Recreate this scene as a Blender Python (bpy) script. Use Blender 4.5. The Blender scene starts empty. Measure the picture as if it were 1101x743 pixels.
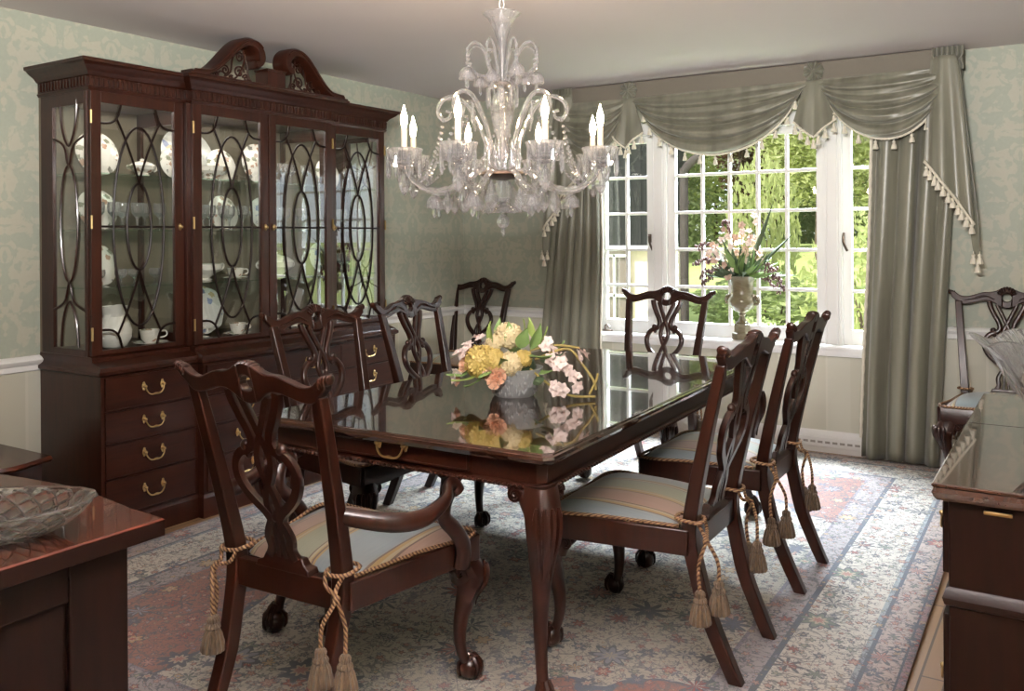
import bpy, bmesh, math, random
from math import sin, cos, pi, radians as R
from mathutils import Vector, Matrix

random.seed(7)
SC = bpy.context.scene
COL = SC.collection
V = Vector

# ------------------------------------------------------------------ helpers
def lerp(a, b, t): return a + (b - a) * t

def spline(pts, n=6, closed=False):
    """Catmull-Rom through points (any dimension)."""
    P = [tuple(p) for p in pts]
    out = []
    m = len(P)
    rng = m if closed else m - 1
    for i in range(rng):
        if closed:
            p0, p1, p2, p3 = P[(i - 1) % m], P[i], P[(i + 1) % m], P[(i + 2) % m]
        else:
            p0, p1, p2, p3 = P[max(i - 1, 0)], P[i], P[i + 1], P[min(i + 2, m - 1)]
        for k in range(n):
            t = k / n
            t2, t3 = t * t, t * t * t
            out.append(tuple(0.5 * ((2 * b) + (-a + c) * t + (2 * a - 5 * b + 4 * c - d) * t2 + (-a + 3 * b - 3 * c + d) * t3)
                             for a, b, c, d in zip(p0, p1, p2, p3)))
    if not closed:
        out.append(P[-1])
    return out

class MB:
    def __init__(s):
        s.v = []; s.f = []
    def add(s, vs, fs):
        b = len(s.v)
        s.v += [tuple(v) for v in vs]
        s.f += [tuple(b + i for i in f) for f in fs]
        return s
    def merge(s, o, M=None):
        return s.add([(M @ V(v)) if M else v for v in o.v], o.f)
    def box(s, x0, x1, y0, y1, z0, z1, M=None):
        vs = [V((x, y, z)) for z in (z0, z1) for y in (y0, y1) for x in (x0, x1)]
        if M: vs = [M @ v for v in vs]
        return s.add(vs, [(0, 2, 3, 1), (4, 5, 7, 6), (0, 1, 5, 4), (2, 6, 7, 3), (0, 4, 6, 2), (1, 3, 7, 5)])
    def rings(s, rings, closed=False, cap=True):
        n = len(rings[0]); vs = [p for r in rings for p in r]; fs = []
        m = len(rings)
        for i in range(m if closed else m - 1):
            a, b = i * n, ((i + 1) % m) * n
            for k in range(n):
                k2 = (k + 1) % n
                fs.append((a + k, a + k2, b + k2, b + k))
        if cap and not closed:
            fs.append(tuple(range(n - 1, -1, -1))); fs.append(tuple((m - 1) * n + k for k in range(n)))
        return s.add(vs, fs)
    def tube(s, pts, r, n=8, closed=False, flat=1.0, cap=True):
        P = [V(p) for p in pts]; m = len(P)
        rr = r if isinstance(r, (list, tuple)) else [r] * m
        T = []
        for i in range(m):
            a = P[(i - 1) % m] if (closed or i > 0) else P[i]
            b = P[(i + 1) % m] if (closed or i < m - 1) else P[i]
            t = (b - a)
            T.append(t.normalized() if t.length > 1e-9 else V((0, 0, 1)))
        up = V((0, 0, 1)) if abs(T[0].z) < 0.9 else V((1, 0, 0))
        N = (up - T[0] * up.dot(T[0])).normalized()
        rings = []
        for i in range(m):
            N = N - T[i] * N.dot(T[i])
            N = N.normalized() if N.length > 1e-6 else T[i].orthogonal().normalized()
            B = T[i].cross(N)
            rings.append([P[i] + (N * cos(2 * pi * k / n) + B * sin(2 * pi * k / n) * flat) * rr[i] for k in range(n)])
        return s.rings(rings, closed, cap)
    def lathe(s, prof, n=24, c=(0, 0, 0), flute=0.0, nf=0, sx=1, sy=1):
        rings = []
        for (r, z) in prof:
            rings.append([(c[0] + sx * r * (1 + flute * cos(nf * 2 * pi * k / n)) * cos(2 * pi * k / n),
                           c[1] + sy * r * (1 + flute * cos(nf * 2 * pi * k / n)) * sin(2 * pi * k / n), c[2] + z) for k in range(n)])
        return s.rings(rings)
    def ball(s, c, r, nu=12, nv=8):
        if not isinstance(r, (tuple, list)): r = (r, r, r)
        prof = [(sin(pi * i / nv), -cos(pi * i / nv)) for i in range(nv + 1)]
        rings = [[(c[0] + r[0] * max(p, 1e-3) * cos(2 * pi * k / nu), c[1] + r[1] * max(p, 1e-3) * sin(2 * pi * k / nu), c[2] + r[2] * z)
                  for k in range(nu)] for p, z in prof]
        return s.rings(rings)
    def prism(s, poly, f0, f1):
        """poly: 2D points; f0,f1 map (a,b)->3D for the two faces."""
        n = len(poly)
        vs = [f0(*p) for p in poly] + [f1(*p) for p in poly]
        fs = [tuple(range(n)), tuple(range(2 * n - 1, n - 1, -1))]
        fs += [(i, n + i, n + (i + 1) % n, (i + 1) % n) for i in range(n)]
        return s.add(vs, fs)
    def plate(s, xs, lo, hi, f0, f1):
        """vertical strip plate between lo(x) and hi(x)."""
        A = [(x, lo(x)) for x in xs]; B = [(x, hi(x)) for x in xs]
        rings = [[f0(*a), f1(*a), f1(*b), f0(*b)] for a, b in zip(A, B)]
        return s.rings(rings)
    def band(s, pts, w, f, d):
        """flat strap: 2D pts swept with width w; f(a,b,off) maps to 3D; d = depth."""
        m = len(pts); ww = w if isinstance(w, (list, tuple)) else [w] * m
        rings = []
        for i in range(m):
            a = pts[max(i - 1, 0)]; b = pts[min(i + 1, m - 1)]
            tx, tz = b[0] - a[0], b[1] - a[1]; L = math.hypot(tx, tz) or 1
            nx, nz = -tz / L * ww[i] / 2, tx / L * ww[i] / 2
            p = pts[i]; e = 0.62
            rings.append([f(p[0] + nx, p[1] + nz, d * .5 * e - d * .0), f(p[0] + nx * e, p[1] + nz * e, d * .5), f(p[0] - nx * e, p[1] - nz * e, d * .5), f(p[0] - nx, p[1] - nz, d * .5 * e),
                          f(p[0] - nx, p[1] - nz, -d * .5), f(p[0] + nx, p[1] + nz, -d * .5)])
        return s.rings(rings)
    def loft(s, secs):
        """secs: (x,y,z,w,d) rectangles in the horizontal plane."""
        return s.rings([[(x - w / 2, y - d / 2, z), (x + w / 2, y - d / 2, z), (x + w / 2, y + d / 2, z), (x - w / 2, y + d / 2, z)] for x, y, z, w, d in secs])
    def grid(s, fn, nu, nv):
        vs = [fn(i / nu, j / nv) for j in range(nv + 1) for i in range(nu + 1)]
        fs = [(j * (nu + 1) + i, j * (nu + 1) + i + 1, (j + 1) * (nu + 1) + i + 1, (j + 1) * (nu + 1) + i) for j in range(nv) for i in range(nu)]
        return s.add(vs, fs)
    def build(s, name, mat, parent=None, smooth=True, bevel=0, solid=0, angle=38, sub=0, label=None):
        me = bpy.data.meshes.new(name)
        me.from_pydata([tuple(v) for v in s.v], [], s.f)
        me.validate()
        bm = bmesh.new(); bm.from_mesh(me)
        bmesh.ops.recalc_face_normals(bm, faces=bm.faces)
        bm.to_mesh(me); bm.free()
        if smooth:
            me.shade_smooth(); me.set_sharp_from_angle(angle=R(angle))
        o = bpy.data.objects.new(name, me); COL.objects.link(o)
        me.materials.append(mat)
        if solid:
            md = o.modifiers.new('solid', 'SOLIDIFY'); md.thickness = solid; md.offset = 0
        if bevel:
            md = o.modifiers.new('bevel', 'BEVEL'); md.width = bevel; md.segments = 2; md.limit_method = 'ANGLE'; md.angle_limit = R(40)
        if sub:
            md = o.modifiers.new('sub', 'SUBSURF'); md.levels = sub; md.render_levels = sub
        if parent: o.parent = parent
        if label: o['label'] = label
        return o

def BX(*a): return MB().box(*a)

def thing(name, label, cat, loc=(0, 0, 0), rz=0, group=None):
    o = bpy.data.objects.new(name, None); COL.objects.link(o)
    o.empty_display_size = .05
    o.location = loc; o.rotation_euler = (0, 0, rz)
    o['label'] = label; o['category'] = cat
    if group: o['group'] = group
    return o

def tag(o, label, cat, group=None):
    o['label'] = label; o['category'] = cat
    if group: o['group'] = group
    return o

def struct(o, label=None):
    o['kind'] = 'structure'
    if label: o['label'] = label
    return o

KIDS = {}
def dup(root, loc=None, rz=None, label=None, group=None, scale=None):
    r = root.copy(); COL.objects.link(r)
    if loc is not None: r.location = loc
    if rz is not None: r.rotation_euler = (0, 0, rz)
    if scale is not None: r.scale = (scale,) * 3 if not isinstance(scale, tuple) else scale
    if label: r['label'] = label
    if group: r['group'] = group
    def rec(src, dst):
        for ch in list(src.children):
            c = ch.copy(); COL.objects.link(c); c.parent = dst
            rec(ch, c)
    rec(root, r)
    return r

def pcopy(part, parent, loc=None, rot=None, scale=None):
    c = part.copy(); COL.objects.link(c); c.parent = parent
    if loc is not None: c.location = loc
    if rot is not None: c.rotation_euler = rot
    if scale is not None: c.scale = (scale,) * 3 if not isinstance(scale, tuple) else scale
    for ch in list(part.children):
        d = ch.copy(); COL.objects.link(d); d.parent = c
    return c

ORD = ['first', 'second', 'third', 'fourth', 'fifth', 'sixth', 'seventh', 'eighth', 'ninth', 'tenth', 'eleventh', 'twelfth']

# ------------------------------------------------------------------ materials
class NT:
    def __init__(s, name):
        s.m = bpy.data.materials.new(name); s.m.use_nodes = True
        s.t = s.m.node_tree; s.t.nodes.clear()
        s.out = s.t.nodes.new('ShaderNodeOutputMaterial')
    def n(s, typ, **kw):
        nd = s.t.nodes.new(typ)
        for k, v in kw.items():
            if k == 'inp':
                for a, b in v.items():
                    if isinstance(b, bpy.types.NodeSocket): s.t.links.new(b, nd.inputs[a])
                    else: nd.inputs[a].default_value = b
            else: setattr(nd, k, v)
        return nd
    def math(s, op, a, b=None, c=None):
        nd = s.t.nodes.new('ShaderNodeMath'); nd.operation = op
        for i, x in enumerate((a, b, c)):
            if x is None: continue
            if isinstance(x, bpy.types.NodeSocket): s.t.links.new(x, nd.inputs[i])
            else: nd.inputs[i].default_value = x
        return nd.outputs[0]
    def mix(s, fac, a, b, mode='MIX'):
        nd = s.t.nodes.new('ShaderNodeMix'); nd.data_type = 'RGBA'; nd.blend_type = mode
        for i, x in ((0, fac), (6, a), (7, b)):
            if isinstance(x, bpy.types.NodeSocket): s.t.links.new(x, nd.inputs[i])
            else: nd.inputs[i].default_value = x if i == 0 else (*x, 1)
        return nd.outputs[2]
    def ramp(s, fac, stops, interp='LINEAR'):
        nd = s.t.nodes.new('ShaderNodeValToRGB'); cr = nd.color_ramp; cr.interpolation = interp
        while len(cr.elements) > 1: cr.elements.remove(cr.elements[-1])
        cr.elements[0].position = stops[0][0]; cr.elements[0].color = (*stops[0][1], 1)
        for p, c in stops[1:]:
            e = cr.elements.new(p); e.color = (*c, 1)
        if fac is not None: s.t.links.new(fac, nd.inputs[0])
        return nd.outputs[0]
    def obj(s): return s.n('ShaderNodeTexCoord').outputs['Object']
    def mapping(s, vec, scale=(1, 1, 1), rot=(0, 0, 0), loc=(0, 0, 0)):
        return s.n('ShaderNodeMapping', inp={'Vector': vec, 'Scale': scale, 'Rotation': rot, 'Location': loc}).outputs[0]
    def noise(s, vec, scale, detail=3, rough=.55, dist=0):
        return s.n('ShaderNodeTexNoise', inp={'Vector': vec, 'Scale': scale, 'Detail': detail, 'Roughness': rough, 'Distortion': dist}).outputs[0]
    def bsdf(s, color, rough=.5, **kw):
        p = s.t.nodes.new('ShaderNodeBsdfPrincipled')
        def put(k, v):
            if isinstance(v, bpy.types.NodeSocket): s.t.links.new(v, p.inputs[k])
            else: p.inputs[k].default_value = (*v, 1) if isinstance(v, tuple) and len(v) == 3 else v
        put('Base Color', color); put('Roughness', rough)
        for k, v in kw.items(): put(k.replace('_', ' '), v)
        s.t.links.new(p.outputs[0], s.out.inputs[0])
        return p
    def bump(s, p, h, strength=.2, dist=.005):
        b = s.n('ShaderNodeBump', inp={'Height': h, 'Strength': strength, 'Distance': dist})
        s.t.links.new(b.outputs[0], p.inputs['Normal'])

def simple(name, col, rough=.5, var=.12, scale=20, **kw):
    t = NT(name)
    f = t.noise(t.obj(), scale)
    c = t.mix(f, tuple(x * (1 - var) for x in col), tuple(min(1, x * (1 + var)) for x in col))
    t.bsdf(c, rough, **kw)
    return t.m

def wood(name, dark, light, rough=.3, coat=.3, stretch=(14, 14, 1.4), sc=3.0, bump=.05, cr=.12, spec=.28):
    t = NT(name)
    o = t.obj()
    g = t.noise(t.mapping(o, stretch), sc, 6, .6, .6)
    g2 = t.noise(o, 2.2, 2)
    fac = t.math('ADD', t.math('MULTIPLY', g, .8), t.math('MULTIPLY', g2, .3))
    c = t.ramp(fac, [(.32, dark), (.72, light)])
    p = t.bsdf(c, rough, Coat_Weight=coat, Coat_Roughness=cr, Specular_IOR_Level=spec)
    if bump: t.bump(p, g, bump, .002)
    return t.m

M = {}
M['wood'] = wood('mahogany', (.0095, .0029, .0018), (.039, .0104, .0052), .30, .12)
M['woodh'] = wood('mahogany_crossgrain', (.0095, .0029, .0018), (.039, .0104, .0052), .30, .12, (14, 1.4, 14))
M['chair'] = wood('carved_mahogany', (.0070, .0023, .0016), (.031, .0086, .0045), .28, .16)
M['dark'] = wood('dark_mahogany', (.0032, .0011, .0008), (.0105, .0030, .0017), .4, .0, (14, 14, 1.4), 3, .05, .1, .18)  # mahogany in a darker tone than the other woods
M['warm'] = wood('red_mahogany', (.014, .0040, .0024), (.075, .015, .0055), .25, .35, (9, 1.2, 9), 3, .03, .02, .15)
M['top'] = wood('polished_table_top', (.012, .005, .0034), (.045, .016, .008), .10, 1.0, (1.2, 12, 12), 2.4, 0, .015)
M['top2'] = wood('polished_sideboard_top', (.018, .008, .005), (.055, .022, .013), .14, 1.0, (12, 1.2, 12), 2.4, 0, .02)
M['brass'] = simple('aged_brass', (.62, .46, .22), .28, .15, 30, Metallic=1.0)
M['metal'] = simple('dark_bronze', (.16, .12, .10), .3, .2, 30, Metallic=1.0)
M['chrome'] = simple('tarnished_nickel', (.55, .52, .48), .25, .1, 30, Metallic=1.0)
M['white'] = simple('white_paint', (.80, .79, .78), .4, .03, 6)
M['cream'] = simple('candle_sleeve', (.45, .39, .31), .45, .04)
M['china'] = simple('white_china', (.78, .76, .70), .15, .04, 12, Coat_Weight=.5)
M['trimcream'] = simple('cream_trim', (.68, .63, .53), .7, .15, 60)
M['darktassel'] = simple('tassel_shaded', (.50, .46, .38), .8, .2, 60)

def glassy(name, rough=0.0, tint=(1, 1, 1), ior=1.5, refl=1.0):
    """thin clear pane: straight-through transmission plus Fresnel mirror."""
    t = NT(name)
    fr = t.n('ShaderNodeFresnel', inp={'IOR': ior}).outputs[0]
    bf = t.n('ShaderNodeNewGeometry').outputs['Backfacing']
    fr = t.math('MULTIPLY', fr, t.math('SUBTRACT', refl, t.math('MULTIPLY', bf, refl)))
    tr = t.n('ShaderNodeBsdfTransparent', inp={'Color': (*tint, 1)})
    gl = t.n('ShaderNodeBsdfGlossy', inp={'Roughness': rough, 'Color': (1, 1, 1, 1)})
    mx = t.n('ShaderNodeMixShader', inp={0: fr, 1: tr.outputs[0], 2: gl.outputs[0]})
    t.t.links.new(mx.outputs[0], t.out.inputs[0])
    return t.m
M['pane'] = glassy('window_glass', 0, (.98, .99, .98), 1.7)
M['doorglass'] = glassy('cabinet_glass', 0, (.98, .99, .985), 2.3)
M['shelfglass'] = glassy('shelf_glass', 0, (.78, .90, .84), 1.5)

def crystal(name, tint=(.98, .98, 1), cut=0.0, cs=60, clear=.46, milk=.08):
    """lead crystal: refraction with a share of straight-through light and a little scatter from the cut faces."""
    t = NT(name)
    g = t.n('ShaderNodeBsdfGlass', inp={'Color': (*tint, 1), 'Roughness': 0.02, 'IOR': 1.52})
    tr = t.n('ShaderNodeBsdfTransparent', inp={'Color': (*tint, 1)})
    df = t.n('ShaderNodeBsdfDiffuse', inp={'Color': (.9, .9, .9, 1)}); tl = t.n('ShaderNodeBsdfTranslucent', inp={'Color': (.9, .9, .9, 1)})
    sc = t.n('ShaderNodeMixShader', inp={0: .5, 1: df.outputs[0], 2: tl.outputs[0]})
    m1 = t.n('ShaderNodeMixShader', inp={0: clear, 1: g.outputs[0], 2: tr.outputs[0]})
    mx = t.n('ShaderNodeMixShader', inp={0: milk, 1: m1.outputs[0], 2: sc.outputs[0]})
    if cut:
        vo = t.n('ShaderNodeTexVoronoi', feature='F1', inp={'Vector': t.obj(), 'Scale': cs})
        b = t.n('ShaderNodeBump', inp={'Height': vo.outputs['Distance'], 'Strength': cut, 'Distance': .01})
        t.t.links.new(b.outputs[0], g.inputs['Normal'])
    t.t.links.new(mx.outputs[0], t.out.inputs[0])
    return t.m
M['crystal'] = crystal('clear_crystal', clear=.38, milk=.08)
M['cut'] = crystal('cut_crystal', (.995, .985, .975), 0, 70, .06, .05)
M['cutbig'] = crystal('engraved_crystal', (.985, .99, 1), 0, 30, .12, .16)
M['pressed'] = crystal('pressed_glass', (.98, .98, .98), .15, 90, .25, .58)

# twisted cord
t = NT('twisted_cord'); o = t.obj()
w = t.n('ShaderNodeTexWave', wave_type='BANDS', bands_direction='DIAGONAL', inp={'Vector': o, 'Scale': 42, 'Distortion': .4}).outputs[0]
p = t.bsdf(t.ramp(w, [(.3, (.10, .04, .022)), (.55, (.36, .22, .11))]), .7)
t.bump(p, w, .6, .004); M['cord'] = t.m
t = NT('tassel_thread'); o = t.obj()
w = t.noise(t.mapping(o, (1, 1, .06)), 260, 2)
p = t.bsdf(t.ramp(w, [(.3, (.030, .017, .008)), (.68, (.135, .080, .034))]), .6, Sheen_Weight=.3)
t.bump(p, w, .7, .004); M['tassel'] = t.m

# striped silk of the seats: stripes run front to back (local x)
t = NT('striped_seat_silk'); o = t.obj()
sx = t.n('ShaderNodeSeparateXYZ', inp={0: o}).outputs[0]
u = t.math('FRACT', t.math('MULTIPLY', t.math('ADD', sx, 1.06), 2.55))
BL, GR, PK, GD, BR, CRM = (.185, .23, .25), (.21, .225, .155), (.29, .18, .135), (.29, .185, .05), (.07, .028, .016), (.33, .275, .175)
st = [(0, BL), (.20, BL), (.22, BR), (.232, GD), (.252, CRM), (.27, BR), (.282, PK), (.46, PK), (.48, BR), (.492, GD), (.52, CRM), (.54, GD), (.552, GR), (.76, GR), (.78, BR), (.79, CRM), (.815, GD), (.825, BR), (.84, GD), (.86, BL)]
c = t.ramp(u, st, 'CONSTANT')
fine = t.noise(t.mapping(o, (300, 8, 8)), 1, 2)
c = t.mix(t.math('MULTIPLY', fine, .14), c, (.75, .72, .66), 'MIX')
p = t.bsdf(c, .42, Sheen_Weight=.3)
t.bump(p, fine, .12, .001); M['stripe'] = t.m

# curtain silk
t = NT('sage_silk'); o = t.obj()
a = t.noise(t.mapping(o, (14, 14, .5)), 1.0, 3, .5)
b = t.noise(t.mapping(o, (1, 1, 120)), 2.0, 3)
c = t.ramp(a, [(.3, (.125, .116, .086)), (.5, (.180, .176, .134)), (.7, (.235, .224, .172))])
c = t.mix(t.math('MULTIPLY', b, .10), c, (.15, .14, .105))
p = t.bsdf(c, .36, Specular_IOR_Level=.6, Sheen_Weight=.3, Sheen_Roughness=.4, Anisotropic=.4)
t.bump(p, b, .04, .002); M['silk'] = t.m
M['board'] = simple('cornice_fabric', (.165, .145, .115), .75, .06, 60)

# damask wallpaper (mirrored motif)
def damask(axis):
    t = NT('damask_paper_' + axis); o = t.obj()
    s = t.n('ShaderNodeSeparateXYZ', inp={0: o})
    h = s.outputs[1] if axis == 'y' else s.outputs[0]
    row = t.math('FLOOR', t.math('DIVIDE', s.outputs[2], .52))
    h = t.math('ADD', h, t.math('MULTIPLY', row, .27))
    pp = t.math('PINGPONG', h, .27)
    zz = t.math('MULTIPLY', t.math('FRACT', t.math('DIVIDE', s.outputs[2], .52)), .52)
    vec = t.n('ShaderNodeCombineXYZ', inp={0: pp, 1: zz, 2: 3.1}).outputs[0]
    n1 = t.noise(vec, 9, 2.0, .5, 1.6)
    n2 = t.noise(vec, 24, 1.0, .5, .8)
    k = t.math('ADD', t.math('MULTIPLY', n1, .75), t.math('MULTIPLY', n2, .25))
    k = t.n('ShaderNodeMapRange', interpolation_type='SMOOTHSTEP', inp={0: k, 1: .47, 2: .53, 3: 0, 4: 1}).outputs[0]
    pat = t.mix(k, (.305, .330, .268), (.382, .370, .296))
    wob = t.noise(o, 60, 2)
    pat = t.mix(t.math('MULTIPLY', wob, .12), pat, (.62, .64, .56))
    p = t.bsdf(pat, .55)
    return t
def wallmat(axis):
    t = damask(axis)
    o = t.obj(); s = t.n('ShaderNodeSeparateXYZ', inp={0: o})
    h = s.outputs[1] if axis == 'y' else s.outputs[0]
    u = t.math('FRACT', t.math('DIVIDE', h, .30))
    stripe = t.ramp(u, [(0, (.53, .51, .42)), (.5, (.60, .575, .49)), (.54, (.56, .545, .46)), (.96, (.56, .545, .46))], 'CONSTANT')
    lowz = t.math('LESS_THAN', s.outputs[2], .80)
    bs = [n for n in t.t.nodes if n.type == 'BSDF_PRINCIPLED'][0]
    src = bs.inputs['Base Color'].links[0].from_socket
    t.t.links.new(t.mix(lowz, src, stripe), bs.inputs['Base Color'])
    return t.m
M['wall_y'] = wallmat('y'); M['wall_x'] = wallmat('x')
M['ceil'] = simple('ceiling_paint', (.69, .63, .64), .7, .02, 3)
M['hall'] = simple('hall_paint', (.22, .19, .15), .7, .03, 3)

# wood floor
t = NT('oak_floor'); o = t.obj()
br = t.n('ShaderNodeTexBrick', inp={'Vector': t.mapping(o, (1, 1, 1), (0, 0, R(90))), 'Color1': (.30, .17, .075, 1), 'Color2': (.24, .13, .06, 1), 'Mortar': (.05, .025, .012, 1), 'Scale': 1, 'Mortar Size': .004, 'Brick Width': 1.2, 'Row Height': .07})
g = t.noise(t.mapping(o, (30, 2, 1)), 2, 4)
t.bsdf(t.mix(t.math('MULTIPLY', g, .4), br.outputs[0], (.12, .06, .03)), .3, Coat_Weight=.2); M['floor'] = t.m

# Persian rug, local metres, symmetric about both axes
RUG = (1.555, 2.22)
t = NT('persian_rug'); o = t.obj(); s = t.n('ShaderNodeSeparateXYZ', inp={0: o})
ax = t.math('ABSOLUTE', s.outputs[0]); ay = t.math('ABSOLUTE', s.outputs[1])
dx = t.math('SUBTRACT', RUG[0], ax); dy = t.math('SUBTRACT', RUG[1], ay)
d = t.math('MINIMUM', dx, dy)
IV, PINK, LAV, BLU = (.54, .50, .43), (.30, .135, .11), (.24, .22, .27), (.075, .095, .14)
band = t.ramp(t.math('DIVIDE', d, .6), [(0, (.36, .22, .23)), (.02 / .6, BLU), (.028 / .6, (.45, .36, .33)), (.118 / .6, BLU), (.132 / .6, (.30, .34, .37)), (.15 / .6, (.60, .56, .50)),
              (.365 / .6, (.62, .58, .52)), (.375 / .6, BLU), (.395 / .6, (.36, .32, .33)), (.50 / .6, LAV), (.515 / .6, IV)], 'CONSTANT')
infield = t.math('GREATER_THAN', d, .515)
# corner spandrels in dusty rose
cx = t.math('DIVIDE', t.math('SUBTRACT', RUG[0] - .515, ax), .60); cy = t.math('DIVIDE', t.math('SUBTRACT', RUG[1] - .515, ay), .75)
wob = t.noise(t.n('ShaderNodeCombineXYZ', inp={0: ax, 1: ay, 2: 0}).outputs[0], 5, 1)
sp = t.math('ADD', t.math('ADD', t.math('MULTIPLY', cx, cx), t.math('MULTIPLY', cy, cy)), t.math('MULTIPLY', t.math('SUBTRACT', wob, .5), .8))
span = t.math('MULTIPLY', t.math('LESS_THAN', sp, 1.0), infield)
c = t.mix(span, band, PINK)
edge = t.math('MULTIPLY', t.math('LESS_THAN', t.math('ABSOLUTE', t.math('SUBTRACT', sp, 1.0)), .022), infield)
c = t.mix(edge, c, BLU)
sv = t.n('ShaderNodeCombineXYZ', inp={0: ax, 1: ay, 2: 0}).outputs[0]
svd = t.n('ShaderNodeMixRGB', inp={0: .035, 1: sv, 2: t.n('ShaderNodeTexNoise', inp={'Vector': sv, 'Scale': 7, 'Detail': 2}).outputs[1]}).outputs[0]
PAL = [(0, (.085, .10, .15)), (.16, (.27, .055, .045)), (.36, (.15, .19, .15)), (.5, (.40, .20, .17)), (.64, (.06, .07, .11)), (.76, (.44, .30, .16)), (.86, (.32, .09, .08)), (.94, (.26, .27, .32))]
# thin curling vines
for sc_, w_, seed_ in ((6, .012, 0), (12, .016, 5), (22, .022, 9)):
    vn = t.noise(t.mapping(sv, (1, 1, 1), (0, 0, 0), (seed_, seed_, 0)), sc_, 1.0, .5, 1.5)
    vine = t.math('LESS_THAN', t.math('ABSOLUTE', t.math('SUBTRACT', vn, .5)), w_)
    c = t.mix(t.math('MULTIPLY', vine, .62), c, (.09, .10, .11))
# blossoms: petalled rosettes of several sizes
for sca, th, rnd, npet, prob, str_ in ((44, .40, .9, 3, .15, .75), (25, .44, .85, 5, .22, .85), (12, .46, .8, 6, .25, .92), (5.2, .44, .7, 8, .15, .95)):
    vo = t.n('ShaderNodeTexVoronoi', feature='F1', inp={'Vector': svd, 'Scale': sca, 'Randomness': rnd})
    df = t.n('ShaderNodeVectorMath', operation='SUBTRACT', inp={0: svd, 1: vo.outputs['Position']})
    dxy = t.n('ShaderNodeSeparateXYZ', inp={0: df.outputs[0]})
    cs = t.n('ShaderNodeSeparateColor', inp={0: vo.outputs['Color']})
    ang = t.math('ADD', t.math('ARCTAN2', dxy.outputs[1], dxy.outputs[0]), t.math('MULTIPLY', cs.outputs[0], 6.0))
    pet = t.math('COSINE', t.math('MULTIPLY', ang, npet))
    size = t.math('ADD', .65, t.math('MULTIPLY', cs.outputs[1], .45))
    rr_ = t.math('DIVIDE', vo.outputs['Distance'], t.math('MULTIPLY', size, t.math('ADD', th * .80, t.math('MULTIPLY', pet, th * .22))))
    pc = t.ramp(cs.outputs[0], PAL, 'CONSTANT'); pc2 = t.ramp(cs.outputs[1], PAL[3:] + PAL[:0], 'CONSTANT')
    on = t.math('MULTIPLY', t.math('LESS_THAN', rr_, 1.0), t.math('GREATER_THAN', cs.outputs[2], prob))
    fl = t.mix(t.math('LESS_THAN', rr_, .78), (.075, .085, .11), pc)
    fl = t.mix(t.math('LESS_THAN', rr_, .46), fl, (.50, .42, .31))
    fl = t.mix(t.math('LESS_THAN', rr_, .30), fl, pc2)
    c = t.mix(t.math('MULTIPLY', on, str_), c, fl)
fz = t.noise(o, 220, 2)
c = t.mix(t.math('MULTIPLY', fz, .16), c, (.50, .48, .45))
p = t.bsdf(c, .9, Sheen_Weight=.15)
t.bump(p, fz, .35, .004); M['rug'] = t.m

# painted china
def floral(name, base, cols, sc):
    t = NT(name); o = t.obj()
    vo = t.n('ShaderNodeTexVoronoi', inp={'Vector': o, 'Scale': sc})
    n = t.noise(o, sc * 2.5, 2)
    cs = t.n('ShaderNodeSeparateColor', inp={0: vo.outputs['Color']})
    pc = t.ramp(cs.outputs[0], [(i / len(cols), k) for i, k in enumerate(cols)], 'CONSTANT')
    on = t.math('LESS_THAN', t.math('ADD', vo.outputs['Distance'], t.math('MULTIPLY', t.math('SUBTRACT', n, .5), .9)), .34)
    t.bsdf(t.mix(t.math('MULTIPLY', on, .85), base, pc), .15, Coat_Weight=.4)
    return t.m
M['floral'] = floral('floral_china', (.78, .75, .68), [(.20, .10, .04), (.35, .16, .08), (.16, .17, .10), (.42, .28, .14), (.12, .12, .10)], 22)
M['blue'] = floral('blue_floral_china', (.70, .70, .66), [(.08, .12, .30), (.20, .26, .45), (.45, .36, .16), (.35, .35, .38)], 18)

# emissive lamp bulb
t = NT('lit_bulb')
e = t.n('ShaderNodeEmission', inp={'Color': (1, .74, .46, 1), 'Strength': 190.0})
t.t.links.new(e.outputs[0], t.out.inputs[0]); M['bulb'] = t.m
# ------------------------------------------------------------------ room shell
XL, YW, ZC, XR, YB = -4.17, 5.775, 2.455, 0.42, 0.52
WX0, WX1, WZ0, WZ1 = -3.02, -0.75, .685, 2.13       # window opening
HX0, HX1, HY0 = -1.10, XR, -3.0                       # opening / hall behind the camera

struct(BX(XL - .15, XR + .15, HY0 - .15, YW + .15, -.12, 0).build('floor', M['floor'], smooth=False))
struct(BX(XL - .15, XR + .15, HY0 - .15, YW + .30, ZC, ZC + .15).build('ceiling', M['ceil'], smooth=False))
struct(BX(XL - .15, XL, YB - .15, YW + .15, 0, ZC).build('wall_left', M['wall_y'], smooth=False))
m = MB()
m.box(XL, WX0, YW, YW + .15, 0, ZC); m.box(WX1, XR, YW, YW + .15, 0, ZC)
m.box(WX0, WX1, YW, YW + .15, 0, WZ0 - .07); m.box(WX0, WX1, YW, YW + .15, WZ1, ZC)
struct(m.build('wall_window', M['wall_x'], smooth=False))
struct(BX(XR, XR + .15, HY0, YW + .15, 0, ZC).build('wall_right', M['wall_y'], smooth=False))
struct(BX(XL - .15, HX0, YB - .15, YB, 0, ZC).build('wall_back', M['wall_x'], smooth=False))
struct(BX(HX0 - .15, HX0, HY0, YB - .15, 0, ZC).build('wall_passage', M['hall'], smooth=False))
struct(BX(HX0 - .15, XR + .15, HY0 - .15, HY0, 0, ZC).build('wall_rear', M['hall'], smooth=False))

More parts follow.
